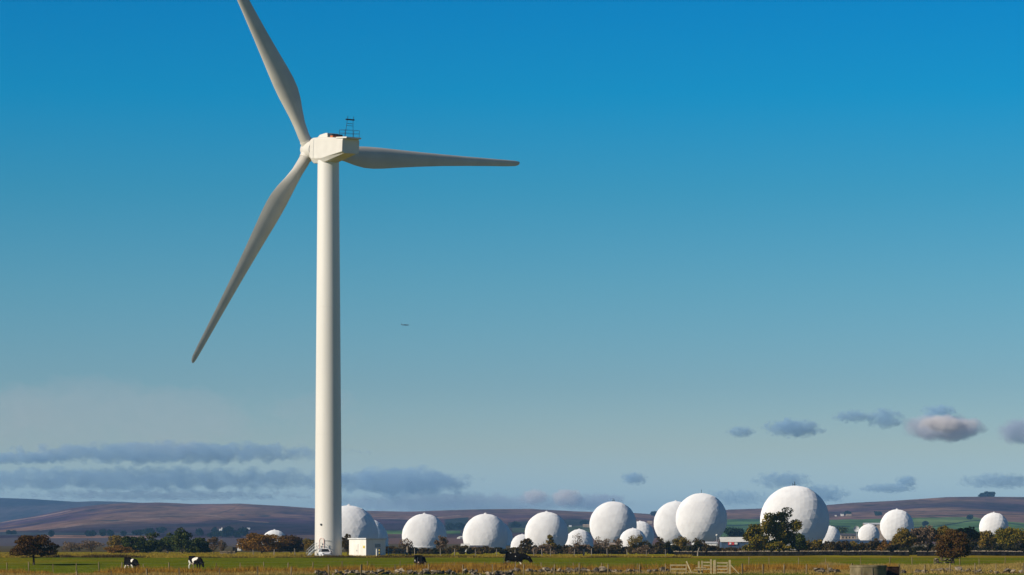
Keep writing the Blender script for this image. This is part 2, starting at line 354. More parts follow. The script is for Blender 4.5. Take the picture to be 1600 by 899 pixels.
field([(-300, 830), (240, 833), (240, 836.8), (-300, 836)], (0.05, 0.055, 0.06))
field([(380, 838), (640, 834), (640, 850), (380, 850)], (0.12, 0.075, 0.06))
field([(590, 829.5), (720, 829.5), (720, 834.5), (590, 834.5)], past)
field([(800, 826), (930, 821), (930, 832), (800, 832)], (0.09, 0.12, 0.06))
field([(694, 812), (732, 808), (736, 828), (694, 829)], wood, 0.9)
field([(795, 816), (840, 814), (900, 811), (925, 813), (925, 820), (870, 823), (795, 826)], wood, 0.85)
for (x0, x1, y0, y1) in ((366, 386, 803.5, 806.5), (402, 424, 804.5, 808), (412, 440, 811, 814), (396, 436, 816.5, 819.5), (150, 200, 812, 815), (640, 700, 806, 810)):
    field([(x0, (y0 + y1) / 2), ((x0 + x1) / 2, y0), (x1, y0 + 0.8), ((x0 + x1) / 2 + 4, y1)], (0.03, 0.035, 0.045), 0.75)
for ln in ([(200, 807), (262, 804.5), (318, 803.5), (340, 806), (352, 809.5), (380, 813), (420, 816)], [(0, 816), (60, 807), (110, 797)], [(60, 828), (140, 818), (250, 809)], [(560, 808), (640, 811), (720, 805)]):
    for (xa, ya), (xb, yb) in zip(ln[:-1], ln[1:]): field([(xa, ya), (xb, yb), (xb, yb + 1.5), (xa, ya + 1.5)], (0.30, 0.20, 0.15), 0.7)
for ln in ([(376, 787), (364, 795), (348, 800), (328, 803)], [(1290, 800), (1600, 797)], [(1400, 806), (1600, 803)]):
    for (xa, ya), (xb, yb) in zip(ln[:-1], ln[1:]): field([(xa, ya), (xb, yb), (xb, yb + 1.2), (xa, ya + 1.2)], (0.03, 0.03, 0.04), 0.7)
h = np_mesh('hills', V, Q, mat_terrain('heather moor', 0.012, 0.05, 0.65, 0.2, 0.22), smooth=True, col=np.clip(C, 0, 1))
tag(h, kind='structure')

# ------------------------------------------------------------------ wind turbine
TX = (513 - 800) * 500 / F; TY = 500.0; TZ = gz(TX, TY) - 0.05
YAW, ROLL, LB, TILT = R(32.36), R(0.89), 41.9, R(5)
A0 = Vector((-math.sin(YAW), math.cos(YAW), 0)); E1 = Vector((math.cos(YAW), math.sin(YAW), 0)); ZUP = Vector((0, 0, 1))
AX = A0 * math.cos(TILT) + ZUP * math.sin(TILT); E2 = ZUP * math.cos(TILT) - A0 * math.sin(TILT); NB = -AX
HUB = Vector((-34.08, 504.86, 69.36))
base = Vector((TX, TY, TZ))
wt = empty('wind_turbine', base, 0, 'tall white three-bladed wind turbine standing in the pasture', 'wind turbine')
def rel(p): return Vector(p) - base
HT = 66.95 - TZ
mb = MB()
prof = []
for i in range(25):
    t = i / 24.0
    prof.append((2.27 - 0.49 * t ** 1.15, HT * t))
mb.lathe(prof, 64); tower = mb.build('tower', M['tower'], wt, smooth=True)
for t in (0.31, 0.63):           # flange seams between the tower sections
    r = 2.27 - 0.49 * t ** 1.15 + 0.004
    MB().lathe([(r, HT * t - 0.05), (r + 0.012, HT * t - 0.04), (r + 0.012, HT * t + 0.04), (r, HT * t + 0.05)], 64).build('flange_seam', M['tower'], tower, smooth=True)
MB().lathe([(2.75, -0.4), (2.75, 0.12), (2.6, 0.2), (2.2, 0.2)], 48).build('foundation_ring', M['concrete'], wt)
def on_tower(px, z, out=0.0):
    """a point on the tower skin seen in column px, z above the base"""
    s = max(-1, min(1, (px - 513) / (F / 500) / 2.25)); a = math.asin(s); r = 2.27 - 0.49 * (z / HT) ** 1.15 + out
    return Vector((r * math.sin(a), -r * math.cos(a), z)), a
# door with its worn pink surround, lamp bracket and vent
p, a = on_tower(504, 2.35, 0.02)
RZ = Matrix.Rotation(a, 3, 'Z')
outer = []; inner = []
for k in range(17):
    th = math.pi * k / 16; outer.append((0.48 * math.cos(th), 0.42 + 0.48 * math.sin(th))); inner.append((0.36 * math.cos(th), 0.42 + 0.36 * math.sin(th)))
outer = [(0.48, -0.9)] + outer + [(-0.48, -0.9)]; inner = [(0.36, -0.9)] + inner + [(-0.36, -0.9)]
mb = MB(); rings = []
for lo, li in zip(outer, inner):
    rings.append([RZ @ Vector((lo[0], -0.06, lo[1])) + p, RZ @ Vector((lo[0], 0.12, lo[1])) + p, RZ @ Vector((li[0], 0.12, li[1])) + p, RZ @ Vector((li[0], -0.06, li[1])) + p])
mb.loft(rings); door = None
dmb = MB(); dmb.loft([[RZ @ Vector((q[0], 0.1, q[1])) + p for q in inner], [RZ @ Vector((q[0], -0.01, q[1])) + p for q in inner]])
door = dmb.build('door', M['nacelle'], wt); mb.build('door_surround', M['pinkdoor'], door)
MB().box(RZ @ Vector((0.22, -0.05, -0.2)) + p, (0.06, 0.08, 0.22), M=RZ).build('door_handle', M['dark'], door)
MB().bar(RZ @ Vector((-0.18, -0.02, -0.55)) + p, RZ @ Vector((0.18, -0.02, -0.55)) + p, 0.09).build('door_vent', M['dark'], door)
q1, a1 = on_tower(508.5, 2.75, 0.05); q2, a2 = on_tower(517, 2.75, 0.12)
MB().bar(q1, q2, 0.07).build('cable_bracket', M['galv'], wt)
q3, a3 = on_tower(503, 5.45, 0.03)
MB().box(q3, (0.28, 0.2, 0.3), rz=a3).build('tower_vent', M['dark'], wt)
# entrance landing, two flights and handrails
st = MB(); p0, a0 = on_tower(504, 1.25, 0.0); Rr = Matrix.Rotation(a0, 3, 'Z')
def L(x, y, z): return Rr @ Vector((x, y, z)) + Vector((p0.x, p0.y, 0))
st.box(L(0, -0.6, 1.36), (1.5, 1.2, 0.08), rz=a0)
land = st.build('landing', M['galv'], wt)
for sx in (-1, 1):
    stair = MB()
    for k in range(6): stair.box(L(sx * (0.85 + 0.26 * k), -0.75, 1.22 - 0.2 * k), (0.27, 0.8, 0.05), rz=a0)
    for yy in (-1.17, -0.33): stair.bar(L(sx * 0.75, yy, 1.34), L(sx * 2.3, yy, 0.1), 0.05, 0.16)
    so_ = stair.build('stair_flight', M['galv'], wt)
    rail = MB()
    for yy in (-1.17, -0.33):
        for hh in (0.5, 1.0): rail.bar(L(sx * 0.75, yy, 1.38 + hh), L(sx * 2.3, yy, 0.12 + hh), 0.055)
        for (xx, zz) in ((0.75, 1.3), (1.55, 0.7), (2.3, 0.1)): rail.bar(L(sx * xx, yy, zz), L(sx * xx, yy, zz + 1.05), 0.055)
    rail.build('handrail', M['galv'], so_)
rail = MB()
for hh in (0.5, 1.0): rail.bar(L(-0.75, -1.17, 1.38 + hh), L(0.75, -1.17, 1.38 + hh), 0.05)
rail.build('handrail', M['galv'], land)

# nacelle: sections along its length, u metres behind the tower axis
NC = HUB + NB * 5.75 - E2 * 0.32
def N(u, w, hgt): return rel(NC + NB * u + E1 * w + E2 * hgt)
secs = [(-3.3, 1.35, -1.35, -0.6, 1.5, 0.9), (-2.9, 1.62, -1.75, -1.0, 1.95, 1.1), (-2.0, 1.70, -2.12, -1.3, 2.12, 1.2), (1.2, 1.72, -2.05, -1.35, 2.18, 1.2), (3.5, 1.72, -1.6, -1.02, 2.1, 1.2), (8.3, 1.62, -0.62, -0.36, 1.82, 1.1)]
mb = MB(); rings = []
for u, w, bot, sl, tp, wb in secs:
    rings.append([N(u, -wb, bot), N(u, wb, bot), N(u, w, sl), N(u, w, tp - 0.28), N(u, w - 0.22, tp), N(u, -w + 0.22, tp), N(u, -w, tp - 0.28), N(u, -w, sl)])
mb.loft(rings); nac = mb.build('nacelle', M['nacelle'], wt, bevel=0.06)
# rear lid, roof hump, hatch
mb = MB(); lid = []
for u, w in ((6.2, 1.70), (8.5, 1.68), (9.25, 1.4)):
    lid.append([N(u, -w, 1.80), N(u, w, 1.80), N(u, w - 0.03, 2.04), N(u, -w + 0.03, 2.04)])
mb.loft(lid).build('rear_lid', M['nacelle'], nac)
mb = MB(); hp = []
for u, w, t_ in ((-2.1, 0.9, 2.12), (-0.6, 1.15, 2.62), (1.4, 1.2, 2.85), (2.0, 1.2, 2.85), (2.2, 1.2, 2.3)):
    hp.append([N(u, -w, 2.0), N(u, w, 2.0), N(u, w - 0.15, t_), N(u, -w + 0.15, t_)])
mb.loft(hp).build('roof_hump', M['nacelle'], nac)
mb = MB(); mb.loft([[N(1.7, -1.0, 2.2), N(1.7, 1.0, 2.2), N(1.7, 1.0, 2.74), N(1.7, -1.0, 2.74)], [N(3.6, -1.0, 2.15), N(3.6, 1.0, 2.15), N(3.6, 1.0, 2.66), N(3.6, -1.0, 2.66)]])
hatch = mb.build('roof_hatch', M['dark'], nac)
mb = MB(); mb.loft([[N(3.0, -1.03, 2.12), N(3.0, 1.03, 2.12), N(3.0, 1.03, 2.4), N(3.0, -1.03, 2.4)], [N(3.9, -1.03, 2.1), N(3.9, 1.03, 2.1), N(3.9, 1.03, 2.36), N(3.9, -1.03, 2.36)]]).build('hatch_trim', M['orange'], hatch)
# panel joint round the nacelle behind the hub
MB().loft([[N(-1.4, -1.725, -1.3), N(-1.4, -1.735, -1.3), N(-1.4, -1.735, 1.85), N(-1.4, -1.725, 1.85)], [N(-1.34, -1.725, -1.3), N(-1.34, -1.735, -1.3), N(-1.34, -1.735, 1.85), N(-1.34, -1.725, 1.85)]]).build('panel_joint', M['galv'], nac)
# railing and weather mast at the rear of the roof
mb = MB(); corners = [(6.7, -1.35), (8.6, -1.35), (8.6, 1.35), (6.7, 1.35)]
for hh in (0.62, 1.15):
    for i in range(4):
        (ua, wa), (ub, wb_) = corners[i], corners[(i + 1) % 4]; mb.bar(N(ua, wa, 2.05 + hh), N(ub, wb_, 2.05 + hh), 0.036)
for (ua, wa) in corners: mb.bar(N(ua, wa, 2.0), N(ua, wa, 3.2), 0.045)
mb.build('roof_railing', M['dark'], nac)
mb = MB()
mb.bar(N(7.6, -0.75, 2.1), N(7.6, -0.45, 5.0), 0.06); mb.bar(N(7.6, 0.75, 2.1), N(7.6, 0.62, 5.0), 0.06)
for hh in (3.95, 4.3): mb.bar(N(7.6, -0.55, hh), N(7.6, 0.66, hh), 0.055)
mast = mb.build('weather_mast', M['dark'], nac)
MB().bar(N(7.6, -0.75, 4.95), N(7.6, 0.85, 4.95), 0.2).build('sensor_bar', M['dark'], mast)
for w_ in (-0.4, 0.7): MB().bar(N(7.6, w_, 5.0), N(7.6, w_, 5.5), 0.06).build('anemometer', M['dark'], mast)

# hub and spinner
def axis_lathe(prof, c, n=40):
    """profile of (along axis, radius)"""
    return [[rel(c + AX * s + (E1 * math.cos(2 * math.pi * k / n) + E2 * math.sin(2 * math.pi * k / n)) * r) for k in range(n)] for s, r in prof]
mb = MB(); mb.loft(axis_lathe([(-2.5, 1.4), (-2.2, 1.5), (-1.2, 1.58), (0, 1.55), (0.9, 1.4), (1.6, 1.05), (2.0, 0.6), (2.15, 0.15)], HUB))
hub = mb.build('hub', M['nacelle'], wt, smooth=True)
MB().loft(axis_lathe([(-2.42, 1.5), (-2.42, 1.53), (-2.34, 1.53), (-2.34, 1.5)], HUB)).build('hub_seam', M['galv'], hub)

# blades: aerofoil sections, leading edge first in the direction of turning (anticlockwise from behind)
def foil(tc):
    """upper (suction) and lower side, x 0..1 from the leading edge"""
    xs = [0.5 * (1 - math.cos(math.pi * i / 14)) for i in range(15)]
    th = lambda x: 5 * tc * (0.2969 * math.sqrt(x) - 0.126 * x - 0.3516 * x * x + 0.2843 * x ** 3 - 0.1036 * x ** 4)
    cam_ = lambda x: 0.05 * 4 * x * (1 - x)
    return [(x, cam_(x) + th(x)) for x in xs] + [(x, cam_(x) - 0.8 * th(x)) for x in reversed(xs[1:-1])]
stations = [  # radius, chord, thickness ratio, roundness (1 = root circle), twist
    (1.2, 2.0, 1.0, 1.0, 14), (2.6, 2.0, 1.0, 1.0, 14), (4.5, 2.3, 0.75, 0.65, 14), (6.5, 2.85, 0.52, 0.3, 13.5), (8.5, 3.4, 0.42, 0.08, 12.5), (10.3, 3.72, 0.36, 0, 11.5), (12, 3.78, 0.33, 0, 10.5),
    (14, 3.6, 0.31, 0, 9.8), (17, 3.15, 0.28, 0, 9), (21, 2.6, 0.26, 0, 8), (26, 2.05, 0.24, 0, 7), (31, 1.65, 0.22, 0, 6.3), (35.5, 1.35, 0.21, 0, 5.8), (39, 1.15, 0.20, 0, 5.5), (41.0, 0.95, 0.2, 0, 5.2), (41.6, 0.68, 0.2, 0, 5.2), (41.9, 0.3, 0.2, 0, 5.2)]
for kb in range(3):
    ph = ROLL + kb * 2 * math.pi / 3
    Rd = E1 * math.cos(ph) + E2 * math.sin(ph); Td = -E1 * math.sin(ph) + E2 * math.cos(ph)
    rings = []
    for r, ch, tc, ro, tw in stations:
        be = R(-tw)
        cdir = Td * math.cos(be) + NB * math.sin(be); nd = NB * math.cos(be) - Td * math.sin(be)
        pts = foil(tc if tc < 0.6 else 0.5); n_ = len(pts); ring = []
        for i, (x, y) in enumerate(pts):
            fx = (0.30 - x) * ch; fy = y * ch
            an = 2 * math.pi * i / n_; cx_ = 0.975 * math.cos(an); cy_ = 0.975 * math.sin(an)
            ring.append(rel(HUB + Rd * r + cdir * (fx * (1 - ro) + cx_ * ro) + nd * (fy * (1 - ro) + cy_ * ro)))
        rings.append(ring)
    b = MB().loft(rings).build('blade', M['blade'], wt, smooth=True)
    n = 32; rr = []
    for s_, r_ in ((1.0, 0.99), (1.0, 1.07), (1.75, 1.07), (1.75, 0.99)):
        be = R(-14); cdir = Td * math.cos(be) + NB * math.sin(be); nd = NB * math.cos(be) - Td * math.sin(be)
        rr.append([rel(HUB + Rd * s_ + cdir * r_ * math.cos(2 * math.pi * k / n) + nd * r_ * math.sin(2 * math.pi * k / n)) for k in range(n)])
    MB().loft(rr).build('root_collar', M['nacelle'], b, smooth=True)

# ------------------------------------------------------------------ transformer building beside the tower
bc = at(574, 499); BR = R(45)
house = empty('transformer_building', bc, 0, 'white flat-roofed transformer cabin right beside the turbine tower', 'cabin')
sa, sb, hh = 4.4, 4.2, 2.95
mb = MB().box((0, 0, hh / 2 - 0.2), (sa, sb, hh + 0.4), rz=BR); wallo = mb.build('wall', M['whitewall'], house, bevel=0.02)
MB().box((0, 0, hh + 0.12), (sa + 0.35, sb + 0.35, 0.22), rz=BR).build('roof', M['roofsheet'], house, bevel=0.02)
MB().box((0, 0, hh + 0.01), (sa + 0.2, sb + 0.2, 0.06), rz=BR).build('fascia', M['galv'], house)
Rb = Matrix.Rotation(BR, 3, 'Z')
dr = MB().box(Rb @ Vector((-sa / 2 - 0.03, 0.6, 1.1)), (0.06, 1.5, 2.2), rz=BR).build('door', M['whitewall'], house)
MB().box(Rb @ Vector((-sa / 2 - 0.08, 0.1, 1.1)), (0.06, 0.08, 0.25), rz=BR).build('door_handle', M['galv'], dr)
MB().box(Rb @ Vector((-sa / 2 - 0.035, -1.6, 1.7)), (0.04, 0.45, 0.4), rz=BR).build('warning_plate', M['yellow'], wallo)
MB().box(Rb @ Vector((0.4, -sb / 2 - 0.03, 1.9)), (1.2, 0.05, 0.6), rz=BR).build('louvre', M['galv'], wallo)

# posts by the cabin
pm = at(588.5, 492); pp = tag(MB().tube([(0, 0, -0.2), (0, 0, 1.35)], 0.11, 10).build('marker_post', M['whitewall']), 'short plain white marker post in front of the cabin', 'post'); pp.location = pm
MB().lathe([(0.13, 1.33), (0.13, 1.4), (0.05, 1.46)], 10).build('cap', M['galv'], pp)
pb = at(593, 491); bo = empty('hazard_post', pb, 0, 'yellow and black banded post in front of the cabin', 'post')
for k in range(7): MB().tube([(0, 0, k * 0.23 - 0.1), (0, 0, k * 0.23 + 0.13)], 0.13, 12).build('band', M['yellow'] if k % 2 else M['dark'], bo)

# ------------------------------------------------------------------ white car below the tower
cp = at(507.5, 494); car = empty('parked_car', cp, R(14), 'white hatchback car with dark windows parked below the tower door', 'car')
def car_ring(x, w, zb, zt): return [(x, -w, zb), (x, w, zb), (x, w * 1.02, (zb + zt) / 2), (x, w * 0.92, zt), (x, -w * 0.92, zt), (x, -w * 1.02, (zb + zt) / 2)]
# length along y, nose to -y
rings = [[(a_[1], a_[0], a_[2]) for a_ in car_ring(x, w, zb, zt)] for x, w, zb, zt in ((-1.95, 0.66, 0.32, 0.58), (-1.85, 0.78, 0.25, 0.72), (-1.2, 0.84, 0.2, 0.84), (-0.7, 0.85, 0.2, 0.92), (0.6, 0.86, 0.2, 0.95), (1.6, 0.84, 0.2, 0.97), (1.9, 0.78, 0.28, 0.9))]
body = MB().loft(rings).build('body', M['carpaint'], car, smooth=True, bevel=0.03)
rings = [[(-w, y, z), (w, y, z), (w * tp, y + dy, zt), (-w * tp, y + dy, zt)] for (y, w, z, zt, tp, dy) in ((-0.75, 0.78, 0.88, 0.9, 0.98, 0), (-0.1, 0.78, 0.9, 1.36, 0.8, 0), (0.9, 0.78, 0.92, 1.42, 0.8, 0), (1.5, 0.78, 0.92, 1.3, 0.82, 0), (1.75, 0.77, 0.93, 0.96, 0.95, 0))]
cabn = MB().loft(rings).build('window_band', M['glass'], car)
MB().loft([[(-0.64, -0.12, 1.37), (0.64, -0.12, 1.37), (0.62, -0.12, 1.41), (-0.62, -0.12, 1.41)], [(-0.64, 0.9, 1.42), (0.64, 0.9, 1.42), (0.62, 0.9, 1.47), (-0.62, 0.9, 1.47)], [(-0.64, 1.5, 1.3), (0.64, 1.5, 1.3), (0.62, 1.5, 1.35), (-0.62, 1.5, 1.35)]]).build('roof', M['carpaint'], car)
for sx in (-1, 1):
    for pa, pb_, pw in (((0.79, -0.78, 0.9), (0.64, -0.1, 1.4), 0.08), ((0.79, 1.7, 0.92), (0.64, 1.45, 1.33), 0.14), ((0.8, 0.45, 0.92), (0.64, 0.45, 1.42), 0.08)):
        MB().bar((sx * pa[0], *pa[1:]), (sx * pb_[0], *pb_[1:]), pw).build('pillar', M['carpaint'], car)
    MB().box((sx * 0.6, -1.9, 0.62), (0.3, 0.08, 0.14)).build('headlight', M['glass'], car)
    MB().box((sx * 0.98, -0.5, 0.98), (0.2, 0.1, 0.13)).build('mirror', M['dark'], car)
    for yy in (-1.25, 1.2):
        wh = MB().tube([(sx * 0.66, yy, 0.29), (sx * 0.88, yy, 0.29)], 0.31, 18).build('wheel', M['tyre'], car)
        MB().tube([(sx * 0.87, yy, 0.29), (sx * 0.9, yy, 0.29)], 0.18, 12).build('rim', M['galv'], wh)
MB().box((0, -1.93, 0.42), (1.1, 0.08, 0.12)).build('grille', M['dark'], car)

# ------------------------------------------------------------------ radomes
def radome(cx, cy, r, d, label, seed, knob=True, skirt=False, sub=4, low=0.62):
    rng = np.random.RandomState(seed); Rm = r * d / F
    c = up(cx, cy, d); g0 = gz(c.x, c.y); c0 = Vector((c.x, c.y, g0))
    ro = empty('radome', c0, rng.rand() * 6, label, 'radome', 'white radomes of the listening station')
    hc = c.z - g0
    import bmesh
    bm = bmesh.new(); bmesh.ops.create_icosphere(bm, subdivisions=sub, radius=Rm)
    Mt = Matrix.Rotation(rng.rand() * 3, 3, (0.3, 0.5, 0.8)); bmesh.ops.rotate(bm, verts=bm.verts, cent=(0, 0, 0), matrix=Mt)
    # flat panels whose joints sit a little in or out
    for v in bm.verts: v.co *= 1 + (rng.rand() - 0.5) * 0.011
    zc = -min(hc - 0.5, Rm * 0.93)
    geom = bm.verts[:] + bm.edges[:] + bm.faces[:]
    bmesh.ops.bisect_plane(bm, geom=geom, plane_co=(0, 0, zc), plane_no=(0, 0, -1), clear_outer=True)
    me = bpy.data.meshes.new('shell'); bm.to_mesh(me); bm.free(); me.materials.append(M['radome'])
    sh = link_mesh('shell', me, ro); sh.location = (0, 0, hc)
    rb = math.sqrt(max(Rm * Rm - zc * zc, 0.1))
    MB().lathe([(rb * 1.03, -1.0), (rb * 1.03, hc + zc - 0.05), (rb * 1.06, hc + zc - 0.05), (rb * 1.06, hc + zc + 0.35), (rb * 0.99, hc + zc + 0.35)], 40).build('base_wall', M['roofsheet'], ro)
    if skirt: MB().lathe([(Rm * 1.25, -1), (Rm * 1.02, hc - Rm * 0.1), (Rm * 0.98, hc + Rm * 0.1)], 40).build('skirt', M['radome'], ro, smooth=True)
    if knob: MB().lathe([(Rm * 0.07, hc + Rm * 0.98), (Rm * 0.07, hc + Rm * 1.01), (Rm * 0.035, hc + Rm * 1.025), (Rm * 0.03, hc + Rm * 1.045), (0.02, hc + Rm * 1.05)], 14).build('roof_cap', M['radome'], ro)
    else:
        mb = MB()
        mb.bar((0, 0, hc + Rm * 0.98), (0, 0, hc + Rm + 1.6), 0.22); mb.bar((0.8, 0, hc + Rm * 0.98), (0.8, 0, hc + Rm + 0.9), 0.18); mb.bar((-0.7, 0, hc + Rm + 0.4), (0.9, 0, hc + Rm + 0.4), 0.15)
        mb.build('lightning_mast', M['dark'], ro)
    return ro
radome(545, 836, 46, 1284, 'large white radome half hidden behind the turbine tower', 1)
radome(572, 845, 35, 1752, 'radome peeping out behind the one by the turbine tower and cabin', 2)
radome(663, 838, 35, 1443, 'lone knobbed radome standing between the cabin and the white arched shed', 3)
radome(758.5, 838.5, 35.5, 1180, 'white radome right of the arched shed, overlapping one behind it', 4, sub=4)
radome(768, 845, 34, 1905, 'mostly hidden radome showing a shaded rim behind its twin', 5)
radome(816, 853, 18, 1375, 'small radome tucked left behind a large one, above the black cow', 6, sub=3)
radome(854, 834, 34, 1262, 'knobbed radome just right of the black cow, above the hedge', 7)
radome(905, 849, 22, 1657, 'small radome behind bare twigs in the middle of the row', 8, sub=3)
radome(958, 820.5, 37, 1563, 'tall white radome left of the closely overlapping pair', 9, knob=False)
radome(989, 847, 21.5, 1327, 'small radome half hidden by an olive tree beside the tall one', 10, sub=3)
radome(1000, 837, 22.5, 1766, 'small radome squeezed behind the tall one and the small one', 11, sub=3)
radome(1056, 818, 34.5, 2000, 'left radome of the overlapping pair, set behind its neighbour', 12)
radome(1096, 811, 40.3, 1453, 'right radome of the overlapping pair, the one in front', 13, knob=False)
radome(1241.7, 813, 54, 1180, 'largest radome of all, behind the big green tree', 14, knob=False)
radome(1297, 838, 16, 1718, 'tiny radome half hidden at the right foot of the largest radome', 15, sub=3)
radome(1357.5, 836, 17, 1480, 'small radome above the blue-grey shed', 16, sub=3)
radome(1401.5, 822.5, 26.5, 1612, 'medium radome right of the blue-grey shed, tapering to its base', 17, sub=3)
radome(1553, 824, 23, 1305, 'rightmost radome rising behind the row of trees', 18, sub=3)
radome(429, 849, 21, 1550, 'leftmost radome, mostly hidden by rust-coloured trees', 19, sub=3)

# ------------------------------------------------------------------ trees
def leaf_quads(C_, size, rng, elong=1.5):
    n = len(C_); a = rng.normal(size=(n, 3)); a /= np.linalg.norm(a, axis=1)[:, None] + 1e-9
    b = rng.normal(size=(n, 3)); b -= a * (a * b).sum(1)[:, None]; b /= np.linalg.norm(b, axis=1)[:, None] + 1e-9
    s = size * (0.6 + 0.8 * rng.rand(n))[:, None]
    a = a * s * elong * 0.5; b = b * s * 0.5
    V = np.stack([C_ - a, C_ - b * 0.9, C_ + a, C_ + b * 0.9], 1).reshape(-1, 3)
    Q = np.arange(4 * n).reshape(n, 4); return V, Q
def crown_points(n, blobs, rng, shell=0.55):
    """blobs: list of (cx,cy,cz,rx,ry,rz); leaves mostly towards the outside of each clump"""
    B = np.array(blobs); vol = (B[:, 3] * B[:, 4] * B[:, 5]) ** (2 / 3); k = rng.choice(len(B), n, p=vol / vol.sum())
    d = rng.normal(size=(n, 3)); d /= np.linalg.norm(d, axis=1)[:, None]
    r = np.where(rng.rand(n) < shell, 0.75 + 0.35 * rng.rand(n), rng.rand(n) ** 0.5)
    return B[k, :3] + d * r[:, None] * B[k, 3:6]
def tree(name, label, cat, px, d, hpx, wpx, leaf, n, lsize, seed, trunk_px=6, bark='bark', nblob=22, group=None, shape='round', lean=0.0, br=0.27, gaps=1.0, multi=1, cbot=None, dz=0.0):
    """hpx, wpx: height and width in picture pixels at distance d"""
    rng = np.random.RandomState(seed); k = d / F; H = hpx * k; Wd = wpx * k; tr = trunk_px * k
    p = at(px, d, dz); t = empty(name, p, 0, label, cat, group)
    ch = H - tr; blobs = []
    for i in range(nblob):
        for _ in range(60):
            q = rng.uniform(-1, 1, 3)
            if shape == 'round': ok = (q ** 2).sum() < 1 and (q ** 2).sum() > 0.12 * (i > 3)
            elif shape == 'dome': ok = q[0] ** 2 + q[1] ** 2 + max(q[2] + 0.25, 0) ** 2 / 1.56 < 1
            elif shape == 'cone': ok = math.hypot(q[0], q[1]) < 0.5 * (1 - q[2]) + 0.12
            else: ok = q[0] ** 2 + q[1] ** 2 + q[2] ** 2 < 1 and q[2] > -0.75
            if ok: break
        rr = br * (0.7 + 0.6 * rng.rand())
        s = 1 - rr * 0.8
        blobs.append((q[0] * Wd / 2 * s + lean * (q[2] + 1) * H * 0.3, q[1] * Wd / 2 * s, tr + ch * (0.5 + 0.5 * q[2] * s), rr * Wd / 2 * gaps, rr * Wd / 2 * gaps, rr * min(ch, Wd) / 2 * gaps * 0.85))
    C_ = crown_points(n, blobs, rng); C_ = C_[C_[:, 2] > (0.15 * tr if cbot is None else cbot)]
    V, Q = leaf_quads(C_, lsize, rng); crown = np_mesh('crown', V, Q, M[leaf], t)
    mb = MB(); r0 = max(0.035 * H, 0.09)
    for m_ in range(multi):
        ox = (rng.rand() - 0.5) * Wd * 0.35 * (multi > 1)
        top = Vector((lean * H * 0.3 + ox * 0.6, 0, tr + ch * 0.55))
        mid = Vector((ox * 0.9 + (rng.rand() - 0.5) * 0.05 * H, 0, tr * 0.8 + 0.02))
        mb.tube([(ox, 0, -0.25), mid, (mid + top) / 2 + Vector(((rng.rand() - 0.5) * 0.06 * H, 0, 0)), top], [r0 * 1.25, r0 * 0.9, r0 * 0.6, r0 * 0.25], 7)
    for i in rng.choice(len(blobs), min(len(blobs), 12), replace=False):
        b = Vector(blobs[i][:3]); s0 = Vector((lean * b.z * 0.2, 0, min(tr * 0.8 + 0.2 * (b.z - tr), b.z)))
        mb.tube([s0, (s0 + b) / 2 + Vector((0, 0, -0.06 * H)), b], [r0 * 0.45, r0 * 0.3, r0 * 0.1], 5)
    mb.build('trunk', M[bark], t, smooth=True)
    return t

tree('hawthorn_tree', 'dark brown wind-swept hawthorn standing alone at the far left', 'tree', 53, 372, 49, 78, 'l_brown', 13000, 0.14, 21, trunk_px=13, shape='dome', lean=0.05, nblob=60, br=0.27)
tree('hawthorn_tree', 'russet hawthorn standing in the field at the right', 'tree', 1490, 372, 57, 66, 'l_red', 12000, 0.15, 22, trunk_px=9, nblob=50, shape='dome', br=0.27)
# big green tree before the largest radome, with its lower companions
tree('oak_tree', 'big green tree standing before the largest radome', 'tree', 1221, 545, 76, 76, 'l_green', 7500, 0.25, 23, trunk_px=5, nblob=52, br=0.22, shape='egg')
tree('oak_tree', 'lower bushy green tree at the left foot of the big green tree', 'tree', 1181, 548, 52, 46, 'l_green', 4600, 0.25, 24, trunk_px=2, nblob=34, br=0.26, shape='dome')
tree('thorn_bush', 'dark green bush at the right foot of the big green tree', 'bush', 1249, 543, 36, 30, 'l_dark', 2200, 0.24, 25, trunk_px=2, nblob=14, br=0.4)
tree('thorn_bush', 'dark undergrowth bush below the big green tree', 'bush', 1214, 541, 26, 60, 'l_green', 2400, 0.24, 26, trunk_px=1, nblob=16, br=0.34)
# pines left
for i, (px, hp_, wp_, lab) in enumerate(((206, 31, 34, 'leftmost low pine of the dark clump behind the cows'), (234, 36, 36, 'second pine from the left in the dark clump'), (262, 33, 36, 'middle pine of the dark clump behind the cows'), (285, 41, 38, 'tallest dark pine of the clump, near the right end'), (313, 28, 28, 'small rightmost pine of the dark clump'))):
    tree('pine_tree', lab, 'tree', px, 640 + 6 * (i % 3), hp_, wp_ * 1.35, 'l_dark', 5200, 0.24, 30 + i, trunk_px=1, nblob=34, group='pines in the dark clump', shape='dome', br=0.27, bark='palebark')
tree('gorse_bush', 'golden brown gorse bush left of the pine clump', 'bush', 190, 620, 15, 62, 'l_orange', 2200, 0.2, 36, trunk_px=0.5, nblob=18, br=0.3, shape='dome')
tree('thorn_bush', 'olive bush behind the golden gorse at the left', 'bush', 180, 700, 28, 34, 'l_olive', 1500, 0.26, 37, trunk_px=1, nblob=14, br=0.36)
tree('bare_tree', 'bare greyish bush between the hawthorn and the gorse', 'bush', 143, 720, 22, 52, 'l_twig', 1500, 0.2, 38, trunk_px=1, nblob=16, br=0.34)
tree('bare_tree', 'pale bare thicket just right of the lone hawthorn', 'bush', 112, 740, 19, 40, 'l_twig', 1200, 0.2, 39, trunk_px=1, nblob=14, br=0.34)
tree('bare_tree', 'brown thinly leaved tree right of the pine clump', 'tree', 334, 660, 26, 24, 'l_twig', 1500, 0.2, 40, trunk_px=3, nblob=14, br=0.34)
tree('bare_tree', 'slight brown tree behind the low ruined wall', 'tree', 349, 690, 22, 20, 'l_twig', 1100, 0.2, 41, trunk_px=3, nblob=12, br=0.34)
